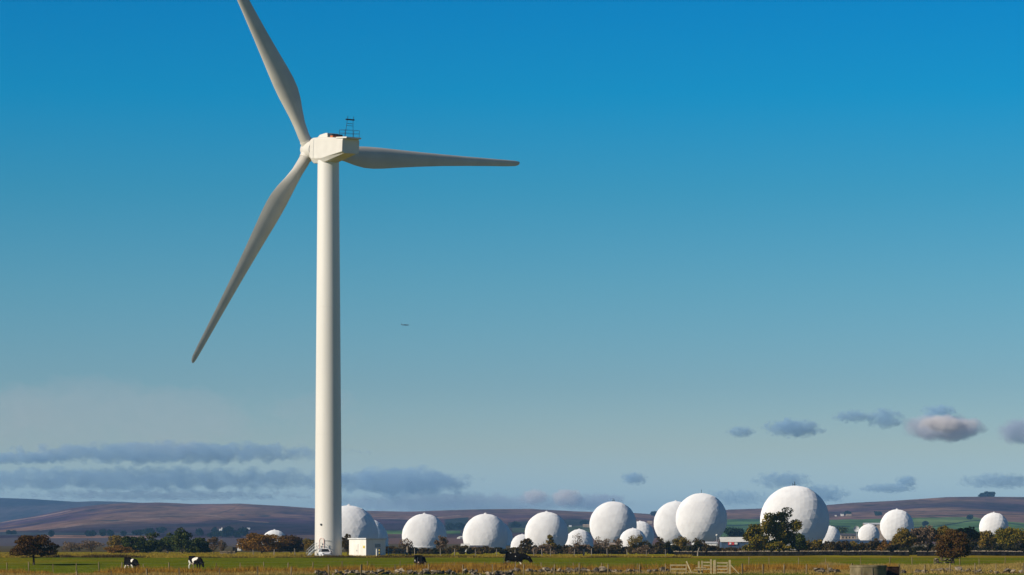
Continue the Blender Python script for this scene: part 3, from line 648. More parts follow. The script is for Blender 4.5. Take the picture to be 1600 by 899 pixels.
# rusty trees left of the tower
tree('beech_tree', 'broad rust-orange tree in front of the leftmost radome', 'tree', 410, 615, 37, 82, 'l_orange', 9000, 0.23, 42, trunk_px=3, nblob=60, br=0.25, shape='dome')
tree('beech_tree', 'darker brown tree beside the rust-orange one, nearer the tower', 'tree', 455, 622, 36, 50, 'l_brown', 7000, 0.23, 43, trunk_px=3, nblob=42, br=0.29, shape='dome')
tree('thorn_bush', 'green-brown bush just left of the turbine tower', 'bush', 484, 618, 27, 26, 'l_olive', 2200, 0.22, 44, trunk_px=2, nblob=16, br=0.36)
tree('thorn_bush', 'brown bush in the gap between tower and cabin', 'bush', 543, 560, 34, 26, 'l_hedge', 2600, 0.2, 45, trunk_px=2, nblob=16, br=0.36)

# hedgerow between the cabin and the road building
def hedge(name, label, items, seed, group=None):
    t = empty(name, at(items[0][0], items[0][1]), 0, label, 'hedge', group); b0 = t.location.copy()
    for i, (px, d, hpx, wpx, leaf) in enumerate(items):
        rng = np.random.RandomState(seed * 100 + i); k = d / F; H = hpx * k; Wd = wpx * k; p = at(px, d) - b0
        bl = []
        for j in range(16):
            q = rng.uniform(-1, 1, 3); bl.append((p.x + q[0] * Wd * 0.42, p.y + q[1] * Wd * 0.25, p.z + H * (0.12 + 0.72 * rng.rand() * (1 - 0.5 * abs(q[0]))), Wd * 0.16, Wd * 0.16, H * 0.2))
        C_ = crown_points(int(60 * hpx * wpx / 22) + 300, bl, rng)
        V, Q = leaf_quads(C_, 0.24 * d / 600, rng); sh = np_mesh('shrub', V, Q, M[leaf], t)
        if leaf == 'l_twig' or rng.rand() < 0.4:
            mb = MB()
            for j in range(5): mb.tube([(p.x + rng.uniform(-.3, .3) * Wd, p.y, p.z - 0.2), (p.x + rng.uniform(-.45, .45) * Wd, p.y, p.z + H * rng.uniform(.7, 1.15))], [0.07, 0.02], 4)
            mb.build('stem', M['bark'], sh)
    return t
rg = random.Random(5)
def run(x0, x1, d, h0, h1, leaves, w=22):
    out = []; x = x0
    while x < x1:
        ww = w * rg.uniform(0.8, 1.3); out.append((x, d + rg.uniform(-8, 8), rg.uniform(h0, h1), ww * 1.25, rg.choice(leaves))); x += ww * 0.72
    return out
hedge('hedgerow', 'brown hedge from the cabin to the first bare tree', run(612, 705, 605, 10, 15, ['l_hedge', 'l_hedged', 'l_hedge']), 1)
hedge('hedgerow', 'low dark hedge behind the black cow', run(712, 800, 600, 9, 15, ['l_hedge', 'l_hedged', 'l_twig']), 2)
hedge('hedgerow', 'dark hedge running below the middle radomes to the lamp post', run(808, 1010, 598, 14, 20, ['l_hedged', 'l_hedge', 'l_hedge', 'l_twig']), 3)
hedge('hedgerow', 'thick dark hedge below the overlapping pair of radomes', run(1015, 1120, 596, 15, 21, ['l_hedged', 'l_hedged', 'l_hedge']), 4)
hedge('hedgerow', 'low brown hedge between the lamp post and the big green tree', run(1124, 1165, 600, 10, 15, ['l_hedge', 'l_twig']), 5)
hedge('hedgerow', 'mixed autumn hedge from the big green tree to the right-hand trees', run(1262, 1400, 590, 19, 28, ['l_olive', 'l_hedged', 'l_hedge', 'l_orange', 'l_olive']), 6)
hedge('hedgerow', 'dark undergrowth below the right-hand trees', run(1400, 1640, 556, 14, 22, ['l_hedged', 'l_hedged', 'l_hedge']), 7)
# trees standing up out of the hedges
tree('thorn_tree', 'flat-topped thorn in front of the lone knobbed radome', 'tree', 634, 612, 26, 26, 'l_twig', 900, 0.2, 50, trunk_px=1, nblob=24, br=0.27, shape='dome', multi=3)
tree('bare_tree', 'bare grey-brown tree on the shaded side of the lone radome', 'tree', 690, 606, 30, 28, 'l_twig', 1500, 0.18, 51, trunk_px=1, nblob=26, br=0.26, multi=3)
tree('thorn_tree', 'little dark thorn in front of the radome by the black cow', 'tree', 822, 600, 28, 24, 'l_hedge', 1900, 0.2, 52, trunk_px=1, nblob=24, br=0.27, shape='dome', multi=3)
tree('thorn_tree', 'round-headed thorn at the foot of the knobbed radome', 'tree', 859, 602, 32, 24, 'l_olive', 1900, 0.2, 53, trunk_px=1, nblob=24, br=0.27, shape='dome', multi=3)
tree('bare_tree', 'leafless sapling in front of a small radome', 'tree', 902, 604, 36, 24, 'l_twig', 380, 0.16, 54, trunk_px=6, nblob=12, br=0.3)
tree('bare_tree', 'bare bush at the left foot of the tall radome', 'bush', 938, 606, 30, 34, 'l_twig', 900, 0.18, 55, trunk_px=2, nblob=16, br=0.3)
tree('bare_tree', 'bare bush at the right foot of the tall radome', 'bush', 966, 608, 26, 22, 'l_twig', 600, 0.18, 56, trunk_px=2, nblob=12, br=0.3)
tree('thorn_tree', 'olive tree leaning over the small radome', 'tree', 996, 602, 35, 38, 'l_olive', 1600, 0.2, 57, trunk_px=1, nblob=24, br=0.27, shape='dome', multi=3)
tree('thorn_tree', 'brown thorn at the left foot of the overlapping pair', 'tree', 1030, 604, 28, 26, 'l_hedge', 1300, 0.2, 58, trunk_px=1, nblob=24, br=0.27, shape='dome', multi=3)
tree('thorn_tree', 'dark olive tree below the overlapping radomes', 'tree', 1066, 600, 31, 34, 'l_olive', 2000, 0.2, 59, trunk_px=1, nblob=24, br=0.27, shape='dome', multi=3)
tree('thorn_tree', 'brown tree below the right radome of the pair', 'tree', 1092, 602, 27, 28, 'l_hedge', 1600, 0.2, 60, trunk_px=1, nblob=24, br=0.27, shape='dome', multi=3)
# trees at the right
for i, (px, hp_, wp_, lf, bk, tr_, lab) in enumerate((
        (1411, 42, 44, 'l_olive', 'bark', 4, 'round olive tree at the base of the medium radome'),
        (1436, 44, 36, 'l_twig', 'palebark', 12, 'pale-stemmed thinly leaved tree, left of two'),
        (1449, 46, 40, 'l_twig', 'palebark', 12, 'pale-stemmed thinly leaved tree, right of two'),
        (1476, 45, 36, 'l_olive', 'bark', 6, 'olive tree rising behind the russet hawthorn'),
        (1510, 47, 46, 'l_hedge', 'bark', 6, 'brown tree behind the russet hawthorn, on its right side'),
        (1541, 38, 38, 'l_olive', 'bark', 4, 'yellow-green tree below the rightmost radome'),
        (1577, 47, 56, 'l_green', 'bark', 4, 'broad green tree at the right edge beside the rightmost radome'),
        (1612, 44, 44, 'l_olive', 'bark', 4, 'yellowing tree cut by the right edge of the picture'))):
    tree('roadside_tree', lab, 'tree', px, 570 + 7 * (i % 4), hp_, wp_, lf, 4600 if lf != 'l_twig' else 3200, 0.25, 70 + i, trunk_px=tr_, bark=bk, nblob=34, br=0.31, group='trees in the row at the right', shape='egg')
tree('roadside_tree', 'dark rounded tree behind the tiny half-hidden radome', 'tree', 1318, 1900, 32, 42, 'l_dark', 1500, 0.9, 80, trunk_px=2, nblob=16, br=0.34, shape='dome')
tree('roadside_tree', 'dark green tree behind the white-roofed building', 'tree', 1148, 1500, 33, 58, 'l_far', 2600, 0.8, 81, trunk_px=2, nblob=16, br=0.34, shape='dome')
tree('roadside_tree', 'dark green tree between the white-roofed building and the largest radome', 'tree', 1184, 1520, 37, 44, 'l_far', 2000, 0.8, 82, trunk_px=2, nblob=14, br=0.36, shape='dome')

# far trees on the slopes
def far_tree(px, py, d, hpx, wpx, lab, seed, grp):
    return tree('far_tree', lab, 'tree', px, d, hpx, wpx, 'l_far', 420, 0.0009 * d, seed, trunk_px=1.0, nblob=10, br=0.42, group=grp, shape='egg')
def d_for(px, py):
    ds = np.linspace(2720, 5580, 300); x = (px - 800) * ds / F; yy = YH - F * (hill_z(x, ds) - CZ) / ds
    return float(ds[np.argmin(np.abs(yy - py))])
FAR = [(80, 839, 9, 6, 'small dark far tree just right of the lone hawthorn'), (14, 835, 4, 5, 'left of two dots of far trees above the lone hawthorn'), (22, 835, 4, 5, 'right of two dots of far trees above the lone hawthorn'), (137, 838, 7, 7, 'left one of the tree trio above the pink field'), (145, 838, 7, 7, 'second tree from the left above the pink field'), (160, 838, 10, 10, 'biggest round tree above the pink field'), (173, 838, 10, 9, 'tree right beside the biggest one above the pink field'), (193, 838, 8, 5, 'narrow far tree above the pink field'),
       (215, 837, 8, 18, 'left part of the low far copse behind the pines'), (231, 837, 11, 20, 'right part of the low far copse behind the pines'), (252, 833, 8, 18, 'arching far copse above the pine clump'), (312, 837, 10, 11, 'round far tree above the pine clump'), (335, 832, 6, 6, 'small far tree left of the white farmhouse'),
       (334, 850, 8, 20, 'lower left tree of the blue far wood'), (348, 850, 10, 20, 'second tree of the blue far wood'), (358, 850, 18, 20, 'tallest tree of the blue far wood'), (372, 850, 10, 20, 'front tree of the blue far wood'), (380, 850, 16, 18, 'right-hand tree of the blue far wood'), (1325, 806, 6, 8, 'tree clump beside the hillside farm at the right'), (1372, 806, 6, 12, 'dark copse left above the medium radome'), (1446, 822, 6, 7, 'single dark tree in the green field at the right'), (1516, 812, 6, 8, 'tree on the field wall at the right'), (704, 828, 9, 14, 'left tree of the dark wood right of the lone radome'), (718, 828, 11, 16, 'right tree of the dark wood right of the lone radome'),
       (806, 824, 8, 14, 'dark far tree between two radome groups'), (912, 821, 7, 12, 'dark far tree left of the tall radome'), (1022, 806, 5, 8, 'small far tree in the gap before the pair')]
for i, (px, py, hp_, wp_, lab) in enumerate(FAR):
    far_tree(px, py, d_for(px, min(py, 840.5)), hp_, wp_, lab, 200 + i, 'far trees on the slopes')
for i, (px, hp_, wp_) in enumerate(((1534, 3.5, 9), (1541, 6.5, 6), (1546, 6, 6), (1551, 6.5, 6))):
    far_tree(px, 775, D_RIDGE - 20, hp_, wp_, ['low bush left of the hilltop clump', 'left tree of the tiny clump on the skyline', 'middle tree of the tiny clump on the skyline', 'right tree of the tiny clump on the skyline'][i], 260 + i, 'skyline trees')

# ------------------------------------------------------------------ grasses, rushes and tussocks
def blades(name, label, n, x0, x1, d0, d1, h0, h1, w, mat, seed, thr=0.5, scale=6.0, ysc=1.0, tuft=5, cat='grass'):
    rng = np.random.RandomState(seed); px = rng.uniform(x0, x1, n); d = rng.uniform(d0, d1, n); x = (px - 800) * d / F
    f = fnoise(x, d * ysc, scale, seed % 13); keep = f > thr + 0.12 * (rng.rand(n) - 0.5)
    x, d, f = x[keep], d[keep], f[keep]; nt = len(x)
    hh = (h0 + (h1 - h0) * np.clip((f - thr) / 0.22, 0, 1)) * (0.7 + 0.6 * rng.rand(nt))
    x = np.repeat(x, tuft) + rng.normal(size=nt * tuft) * 0.12; d = np.repeat(d, tuft) + rng.normal(size=nt * tuft) * 0.12; hh = np.repeat(hh, tuft) * (0.6 + 0.5 * rng.rand(nt * tuft))
    z = ground_z(x, d) - 0.04; an = rng.rand(len(x)) * 6.283; ww = w * (0.6 + 0.8 * rng.rand(len(x)))
    bx, by = np.cos(an) * ww / 2, np.sin(an) * ww / 2; lx, ly = rng.normal(size=len(x)) * 0.25 * hh, rng.normal(size=len(x)) * 0.25 * hh
    V = np.stack([np.stack([x - bx, d - by, z], -1), np.stack([x + bx, d + by, z], -1), np.stack([x + lx, d + ly, z + hh], -1)], 1).reshape(-1, 3)
    o = np_mesh(name, V, np.arange(len(V)).reshape(-1, 3), M[mat]); tag(o, label, cat, kind='stuff'); return o
blades('rushes', 'brown rushes growing along the stone wall and fence', 20000, -60, 1330, 294, 311, 0.35, 0.85, 0.07, 'rush', 301, 0.50, 5, 0.7)
blades('straw_grass', 'straw-coloured grass along the fence line', 16000, -60, 1330, 286, 296, 0.12, 0.38, 0.06, 'straw', 302, 0.36, 5)
blades('golden_grass', 'golden rough grass in the right foreground', 22000, 1280, 1680, 276, 352, 0.15, 0.55, 0.07, 'straw', 303, 0.47, 6, 0.6)
blades('bank_grass', 'rough yellowish grass on the bank behind the pasture', 22000, -60, 1080, 484, 512, 0.1, 0.38, 0.09, 'rough', 304, 0.34, 8)
blades('bank_tussocks', 'dark tussocks along the foot of the bank', 9000, -60, 1080, 480, 488, 0.2, 0.6, 0.1, 'bankdark', 305, 0.5, 7)
blades('meadow_grass', 'rough meadow grass behind the bank at the left', 16000, -60, 520, 510, 640, 0.1, 0.35, 0.1, 'rough', 306, 0.45, 9)
blades('field_grass', 'green grass tufts in the foreground turf', 30000, -60, 1700, 268, 292, 0.05, 0.16, 0.06, 'sward', 307, 0.3, 5)
blades('pasture_tufts', 'scattered green tufts in the pasture', 16000, -60, 1700, 312, 480, 0.04, 0.12, 0.08, 'sward', 308, 0.46, 8)
blades('russet_grass', 'russet rough grass by the right-hand field walls', 9000, 1040, 1400, 292, 322, 0.25, 0.6, 0.07, 'rush', 309, 0.48, 6)

# ------------------------------------------------------------------ fences
def post_mesh(name, h, w, mat):
    mb = MB(); mb.box((0, 0, h / 2 - 0.15), (w, w, h + 0.3), taper=0.88)
    me = bpy.data.meshes.new(name); me.from_pydata(mb.v, [], mb.f); me.materials.append(mat); return me
def fence(name, label, posts, h, w, mat, seed, wires=(0.35, 0.65, 0.95), rail=None):
    rng = random.Random(seed); b0 = at(*posts[0]); t = empty(name, b0, 0, label, 'fence', None)
    me = post_mesh('post', h, w, mat); tops = []
    for px, d in posts:
        o = link_mesh('post', me, t); p = at(px, d); o.location = p - b0
        o.rotation_euler = (rng.uniform(-.05, .05), rng.uniform(-.07, .07), rng.uniform(0, 1.5)); s = rng.uniform(0.88, 1.1); o.scale = (rng.uniform(.85, 1.2), rng.uniform(.85, 1.2), s)
        tops.append(p - b0)
    for k in wires:
        mb = MB()
        for a, b in zip(tops[:-1], tops[1:]):
            mid = (a + b) / 2; up_ = Vector((0, 0, h * k)); mb.tube([a + up_, mid + up_ - Vector((0, 0, 0.02)), b + up_], 0.0025, 4)
        mb.build('wire', M['wire'], t)
    return t
pxA = [120, 173, 230, 281, 343, 403, 455, 514, 564, 617, 670, 723, 770, 818, 866, 905, 950, 1000, 1040]
fence('wire_fence', 'nearest wire fence, its posts running along the bottom of the picture', [(p_, float(np.interp(p_, [120, 403, 617, 950, 1040], [238, 262, 283, 287, 287]))) for p_ in pxA], 1.05, 0.11, M['wood'], 1)
pxB = [-30, 11, 45, 83, 119, 155, 190, 224, 264, 302, 338, 375, 412, 450, 489, 534, 574, 625, 665, 710, 757, 805, 846, 896, 940, 997]
fence('wire_fence', 'second wire fence, just behind the rushes and in front of the cows', [(p_, float(np.interp(p_, [0, 500, 1000], [322, 309, 299]))) for p_ in pxB], 0.98, 0.09, M['wood'], 2)
pxC = [1160, 1192, 1225, 1260, 1294, 1330, 1406, 1445, 1484, 1523, 1556, 1598, 1640]
fence('wire_fence', 'wire fence with weathered posts right of the wooden gate', [(p_, 287 + 2 * math.sin(p_)) for p_ in pxC], 1.05, 0.11, M['wood'], 3)
pxD = [396, 428, 461, 482, 648, 688, 710, 743, 776, 805, 834, 847, 860, 897, 924, 949, 980, 1010, 1040]
fence('wire_fence', 'far wire fence with thin posts along the bank below the hedge', [(p_, 505) for p_ in pxD], 1.3, 0.11, M['palebark'], 4)
pxE = [1170, 1202, 1248, 1290, 1345, 1390, 1425, 1460, 1500, 1530, 1570, 1610]
fence('wire_fence', 'thin-posted fence halfway up the right-hand pasture', [(p_, 340) for p_ in pxE], 1.0, 0.08, M['wood'], 5)
# hazy black post by the far fence
pk = at(912, 498); o = tag(MB().box((0, 0, 0.6), (0.28, 0.28, 1.5), taper=0.9).build('gate_post', M['dark'], None), 'short black post on the bank below the middle radomes', 'post'); o.location = pk

def gate(name, label, x0, x1, d, h, rails, mat, seed, brace=False, thick=0.09, post=0.16, cat='gate', posts=True, ext=0.15):
    a = at(x0, d); b = at(x1, d); t = empty(name, a, 0, label, cat); v = b - a
    zs = [h * (0.16 + 0.8 * i / (rails - 1)) for i in range(rails)]
    for z in zs: MB().bar((0, 0, z), (v.x, 0, v.z + z), 0.05, thick).build('rail', mat, t)
    for s in (0.03, 0.97): MB().box((v.x * s, 0.035, v.z * s + h * 0.55), (0.09, 0.04, h * 0.95)).build('stile', mat, t)
    if brace: MB().bar((v.x * 0.05, -0.04, zs[0]), (v.x * 0.95, -0.04, zs[-1]), 0.03, 0.08).build('brace', mat, t)
    if posts:
        for s, e in ((0.0, -post), (1.0, post)): MB().box((v.x * s + e, 0.02, v.z * s + h * 0.5), (post, post, h * (1 + ext) + 0.3), taper=0.95).build('gate_post', mat, t)
    return t
gate('field_gate', 'four-railed pale wooden gate in the fence right of the stile', 1120, 1137, 287, 1.15, 4, M['newwood'], 1, thick=0.13, post=0.2)
br_ = tag(MB().bar((0, 0, 0.95), (0.95, -0.1, -0.05), 0.09).build('strut', M['newwood']), 'slanting wooden strut right of the four-railed gate', 'strut'); br_.location = at(1141, 286.6)
gate('wooden_hurdle', 'three-railed pale wooden hurdle left of the stile', 1047, 1073, 287, 0.92, 3, M['newwood'], 2, thick=0.13, posts=False, cat='hurdle')
# stile: steps and posts between the hurdle and the gate
sp = at(1090, 287); stile = empty('wooden_stile', sp, 0, 'wooden step stile between the hurdle and the gate', 'stile')
def SX(px): return (px - 1090) * 287 / F
for px, hh, w in ((1092, 1.25, .17), (1097, 1.3, .15), (1111, 1.45, .17), (1116, 1.3, .2)): MB().box((SX(px), 0.1, hh / 2 - 0.1), (w, w, hh + 0.2), taper=0.92).build('post', M['newwood'], stile)
MB().bar((SX(1072.5), 0, 1.25), (SX(1080), -0.1, 0.2), 0.12).build('strut', M['newwood'], stile)
for (xa, xb, z, dy) in ((1075, 1089, 0.16, -0.35), (1084, 1098, 0.42, -0.1), (1087, 1103, 0.62, 0.1)): MB().bar((SX(xa), dy, z), (SX(xb), dy, z), 0.3, 0.07).build('step', M['newwood'], stile)
for z in (0.5, 0.85, 1.15): MB().bar((SX(1099), 0.05, z), (SX(1110), 0.05, z), 0.05, 0.12).build('rail', M['newwood'], stile)
for px, z in ((1076, .0), (1081, 0), (1095, 0)): MB().box((SX(px), -0.3, z + 0.08), (0.14, 0.3, 0.3)).build('step_foot', M['newwood'], stile)
gate('field_gate', 'dark railed metal gate right of the cabin', 609, 633, 506, 1.25, 5, M['galv'], 3, thick=0.06, post=0.22)
gp = at(636, 503); gpo = tag(MB().box((0, 0, 0.75), (0.3, 0.3, 1.9), taper=0.85).build('gate_post', M['stonepale']), 'pale stone gatepost right of the dark metal gate', 'gatepost'); gpo.location = gp
gp = at(641, 502); gpo = tag(MB().box((0, 0, 0.7), (0.38, 0.34, 1.7), taper=0.85).build('gate_post', M['wallstone']), 'dark gatepost beside the pale stone one', 'gatepost'); gpo.location = gp
tr_ = at(1090, 520); snag = tag(MB().tube([(0, 0, -0.2), (0.05, 0, 0.7), (0.3, 0, 1.5)], [0.16, 0.13, 0.06], 6).build('broken_post', M['palebark']), 'broken slanting grey post behind the stile', 'post'); snag.location = tr_

# ------------------------------------------------------------------ stones and walls
import bmesh
def stone_mesh(seed, mat):
    rng = np.random.RandomState(seed); bm = bmesh.new()
    for i in range(13):
        q = rng.normal(size=3); q /= np.abs(q).max() ** 0.55 * np.linalg.norm(q) ** 0.45
        bm.verts.new(q * 0.5 * (0.85 + 0.25 * rng.rand()))
    r_ = bmesh.ops.convex_hull(bm, input=bm.verts); bmesh.ops.delete(bm, geom=[e for e in r_['geom_interior'] if isinstance(e, bmesh.types.BMVert)], context='VERTS')
    me = bpy.data.meshes.new('stone'); bm.to_mesh(me); bm.free(); me.materials.append(mat); return me
STONES = [stone_mesh(400 + i, M['stone'] if i % 3 else M['stonepale']) for i in range(9)]
def tumbled(label, x0, x1, d, n, seed, s0=0.3, s1=0.75, rows=2, fall=0.3):
    rng = random.Random(seed); b0 = at((x0 + x1) / 2, d); t = empty('tumbled_stone_wall', b0, 0, label, 'stone wall')
    for i in range(n):
        px = rng.uniform(x0, x1); dd = d + rng.gauss(0, 0.35); p = at(px, dd) - b0; s = rng.uniform(s0, s1); lvl = rng.random()
        o = link_mesh('stone', rng.choice(STONES), t); o.location = p + Vector((0, 0, s * 0.22 + (0.28 * rows * lvl if lvl > 0.45 else 0)))
        o.rotation_euler = (rng.uniform(-.4, .4), rng.uniform(-.4, .4), rng.uniform(0, 6)); o.scale = (s * rng.uniform(.9, 1.5), s * rng.uniform(.8, 1.1), s * rng.uniform(.5, .85))
tumbled('tumbled dry-stone wall along the bottom edge below the tower and cow', 490, 800, 281, 110, 1, 0.3, 0.62, rows=1)
tumbled('broken line of wall stones from the black cow to the hurdle', 800, 1046, 288.5, 110, 2, 0.3, 0.8, rows=1)
tumbled('scatter of pale stones left of the concrete trough', 1268, 1316, 290, 14, 3, 0.3, 0.8, rows=1)
tumbled('dark stones and rubble in the golden grass below the russet hawthorn', 1408, 1500, 291, 22, 4, 0.35, 0.9, rows=1)
tumbled('stones in rough grass at the bottom right corner', 1500, 1620, 290, 22, 5, 0.3, 0.7, rows=1)
tumbled('stub of grey walling beside the russet hawthorn trunk', 1462, 1490, 375, 40, 6, 0.25, 0.5, rows=2)
def lowwall(label, x0, x1, d, h, seed, mat='wallstone', cope='stonepale', cat='stone wall', sz=(0.45, 0.24)):
    rng = np.random.RandomState(seed); b0 = at(x0, d); t = empty('dry_stone_wall', b0, 0, label, cat); mb = MB(); cb = MB()
    xa, xb = (x0 - 800) * d / F, (x1 - 800) * d / F; courses = max(2, int(h / sz[1]))
    for c_ in range(courses):
        x = xa + rng.rand() * 0.3
        while x < xb:
            w_ = sz[0] * (0.6 + 0.9 * rng.rand()); z = gz(x, d) + (c_ + 0.5) * h / courses - b0.z
            mb.box((x + w_ / 2 - b0.x, rng.normal() * 0.03, z), (w_ * 0.97, 0.5 * (1 - 0.12 * c_), h / courses * 0.97), rz=rng.normal() * 0.05, taper=0.94); x += w_
    x = xa
    while x < xb:
        w_ = 0.3 * (0.6 + 0.9 * rng.rand()); hh = 0.15 * (0.6 + 0.8 * rng.rand())
        if rng.rand() > 0.08: cb.box((x + w_ / 2 - b0.x, 0, gz(x, d) + h + hh / 2 - b0.z + 0.004), (w_ * 0.9, 0.5, hh), rz=rng.normal() * 0.08, taper=0.85)
        x += w_
    o = mb.build('stonework', M[mat], t); o['kind'] = 'stuff'; o = cb.build('coping', M[cope], t); o['kind'] = 'stuff'
    return t
lowwall('dark dry-stone wall with pale top running below the hedge and trees at the right', 1052, 1418, 522, 0.72, 1)
lowwall('dark wall continuing to the right edge behind the russet hawthorn', 1432, 1650, 524, 0.72, 2)
lowwall('low wall with straight pale top below the pines and brown trees', 343, 366, 600, 0.45, 3, 'stone')

# ------------------------------------------------------------------ round trough and iron box at the right
tp_ = at(1356.5, 250); tro = empty('round_trough', tp_, 0, 'round mossy concrete trough at the bottom right', 'trough')
MB().lathe([(1.50, -0.3), (1.52, 1.12), (1.56, 1.14), (1.56, 1.29), (1.50, 1.33), (1.36, 1.33), (1.34, 0.8), (0.02, 0.78)], 48).build('tank', M['concrete'], tro, smooth=True)
for k, a in enumerate((-2.05, -1.45)):
    MB().box((1.53 * math.cos(a), 1.53 * math.sin(a), 0.6), (0.03, 0.05, 1.3), rz=a).build('joint', M['stone'], tro)
ib = at(1394, 252); ibx = empty('iron_trough', ib, R(8), 'dark rusty iron box beside the round concrete trough', 'trough')
mb = MB(); mb.box((0, 0, 0.5), (1.0, 0.9, 1.25)); mb.build('box', M['rust'], ibx, bevel=0.02)
MB().box((0, 0, 1.15), (1.06, 0.96, 0.06)).build('lid', M['rust'], ibx)

# ------------------------------------------------------------------ cows
def coat(name, seed, thr, spots):
    """black and white hide: spots are (x,y,z,r) patches of white in cow coordinates"""
    m, n, l, b = new_mat(name); tc = n.new('ShaderNodeTexCoord')
    nz = n.new('ShaderNodeTexNoise'); nz.noise_dimensions = '4D'; nz.inputs['W'].default_value = seed * 3.7; nz.inputs['Scale'].default_value = 1.5; nz.inputs['Detail'].default_value = 2.5
    l.new(tc.outputs['Object'], nz.inputs['Vector']); acc = nz.outputs[0]
    for (x, y, z, r) in spots:
        d = n.new('ShaderNodeVectorMath'); d.operation = 'DISTANCE'; d.inputs[1].default_value = (x, y, z); l.new(tc.outputs['Object'], d.inputs[0])
        mr = n.new('ShaderNodeMapRange'); mr.inputs[1].default_value = r * 0.4; mr.inputs[2].default_value = r * 1.3; mr.inputs[3].default_value = 0.5; mr.inputs[4].default_value = 0.0; l.new(d.outputs['Value'], mr.inputs[0])
        ad = n.new('ShaderNodeMath'); ad.operation = 'ADD'; l.new(acc, ad.inputs[0]); l.new(mr.outputs[0], ad.inputs[1]); acc = ad.outputs[0]
    rp = n.new('ShaderNodeValToRGB'); rp.color_ramp.elements[0].position = thr - 0.015; rp.color_ramp.elements[1].position = thr + 0.015
    rp.color_ramp.elements[0].color = (0.008, 0.007, 0.007, 1); rp.color_ramp.elements[1].color = (0.74, 0.68, 0.58, 1)
    l.new(acc, rp.inputs[0]); l.new(rp.outputs[0], b.inputs['Base Color']); b.inputs['Roughness'].default_value = 0.85; b.inputs['Specular IOR Level'].default_value = 0.02
    return m
def cow(label, px, d, rz, mat, head='graze', step=0.0, scale=1.0):
    t = empty('cow', at(px, d), rz, label, 'cow', 'black and white cows grazing in the pasture'); t.scale = (scale,) * 3
    J = [(-0.78, 0, 1.10, .33), (-0.35, 0, 1.03, .43), (0.15, 0, 0.98, .47), (0.55, 0, 1.05, .40), (0.86, 0, 1.10, .31)]
    Ed = [(0, 1), (1, 2), (2, 3), (3, 4)]
    if head == 'graze': J += [(1.13, 0, 0.88, .22), (1.34, 0, 0.62, .175), (1.45, 0, 0.42, .15), (1.54, 0, 0.22, .11)]
    else: J += [(1.10, 0, 1.02, .25), (1.34, 0, 0.88, .20), (1.49, 0, 0.70, .175), (1.60, 0, 0.50, .13)]
    Ed += [(4, 5), (5, 6), (6, 7), (7, 8)]
    for sy, s in ((-1, step), (1, -step)):
        b = len(J); J += [(0.58, sy * 0.20, 0.74, .16), (0.58 + s * .4, sy * 0.21, 0.42, .085), (0.56 + s, sy * 0.21, 0.10, .062), (0.60 + s, sy * 0.21, 0.03, .075)]
        Ed += [(3, b), (b, b + 1), (b + 1, b + 2), (b + 2, b + 3)]
        b = len(J); J += [(-0.66, sy * 0.22, 0.80, .20), (-0.60 - s * .3, sy * 0.23, 0.62, .13), (-0.86 - s * .8, sy * 0.22, 0.42, .075), (-0.80 - s, sy * 0.22, 0.10, .06), (-0.75 - s, sy * 0.22, 0.03, .075)]
        Ed += [(0, b), (b, b + 1), (b + 1, b + 2), (b + 2, b + 3), (b + 3, b + 4)]
    me = bpy.data.meshes.new('body'); me.from_pydata([j[:3] for j in J], Ed, []); ob = bpy.data.objects.new('body_rig', me); COL.objects.link(ob)
    sk = ob.modifiers.new('skin', 'SKIN'); sk.use_smooth_shade = True; ss = ob.modifiers.new('sub', 'SUBSURF'); ss.levels = 2; ss.render_levels = 2
    for i, j in enumerate(J): me.skin_vertices[0].data[i].radius = (j[3], j[3])
    for i in range(len(J)): me.skin_vertices[0].data[i].use_root = (i == 1)
    dg = bpy.context.evaluated_depsgraph_get(); ev = ob.evaluated_get(dg); m2 = bpy.data.meshes.new_from_object(ev); bpy.data.objects.remove(ob); bpy.data.meshes.remove(me)
    m2.materials.clear(); m2.materials.append(mat); m2.polygons.foreach_set('use_smooth', [True] * len(m2.polygons)); body = link_mesh('body', m2, t)
    hx, hz = (1.30, 0.74) if head == 'graze' else (1.32, 1.0)
    for sy in (-1, 1): MB().tube([(hx, sy * 0.1, hz), (hx - 0.02, sy * 0.24, hz + 0.03), (hx + 0.02, sy * 0.33, hz - 0.02)], [0.03, 0.06, 0.01], 6).build('ear', M['dark'], body, smooth=True)
    MB().tube([(-0.82, 0, 1.26), (-0.98, 0, 1.02), (-0.98, 0, 0.58), (-0.99, 0, 0.36)], [0.04, 0.03, 0.025, 0.05], 6).build('tail', M['dark'], body, smooth=True)
    MB().lathe([(0.03, 0.50), (0.15, 0.56), (0.2, 0.68), (0.16, 0.8)], 12, (-0.5, 0, 0)).build('udder', M['pinkdoor'], body, smooth=True)
    return t
cow('black cow with white hind leg and a slanting white shoulder stripe, left of the pines', 205, 326, R(-50), coat('cow hide pale leg', 1, 0.86, [(-0.75, -0.2, 0.4, .5), (0.55, -0.3, 1.2, .3), (0.5, -0.3, 0.5, .3), (-0.75, .2, .3, .4)]), 'graze', 0.08)
cow('cow with two broad white saddle patches, in front of the pine clump', 305.5, 340, R(-48), coat('cow hide patches', 2, 0.82, [(-0.85, -0.25, 0.9, .42), (0.05, -0.4, 1.1, .32), (0.55, -0.3, 1.25, .34), (0.0, -0.4, 0.6, .3), (-0.7, -0.2, .3, .5)]), 'graze', 0.1)
cow('nearly black cow seen from behind, right of the cabin', 657, 316, R(72), coat('cow hide dark rump', 3, 0.92, [(-0.9, 0.28, 0.95, .28), (-1.05, -0.12, 0.85, .14), (-0.8, 0, 0.12, .3)]), 'graze', 0.05)
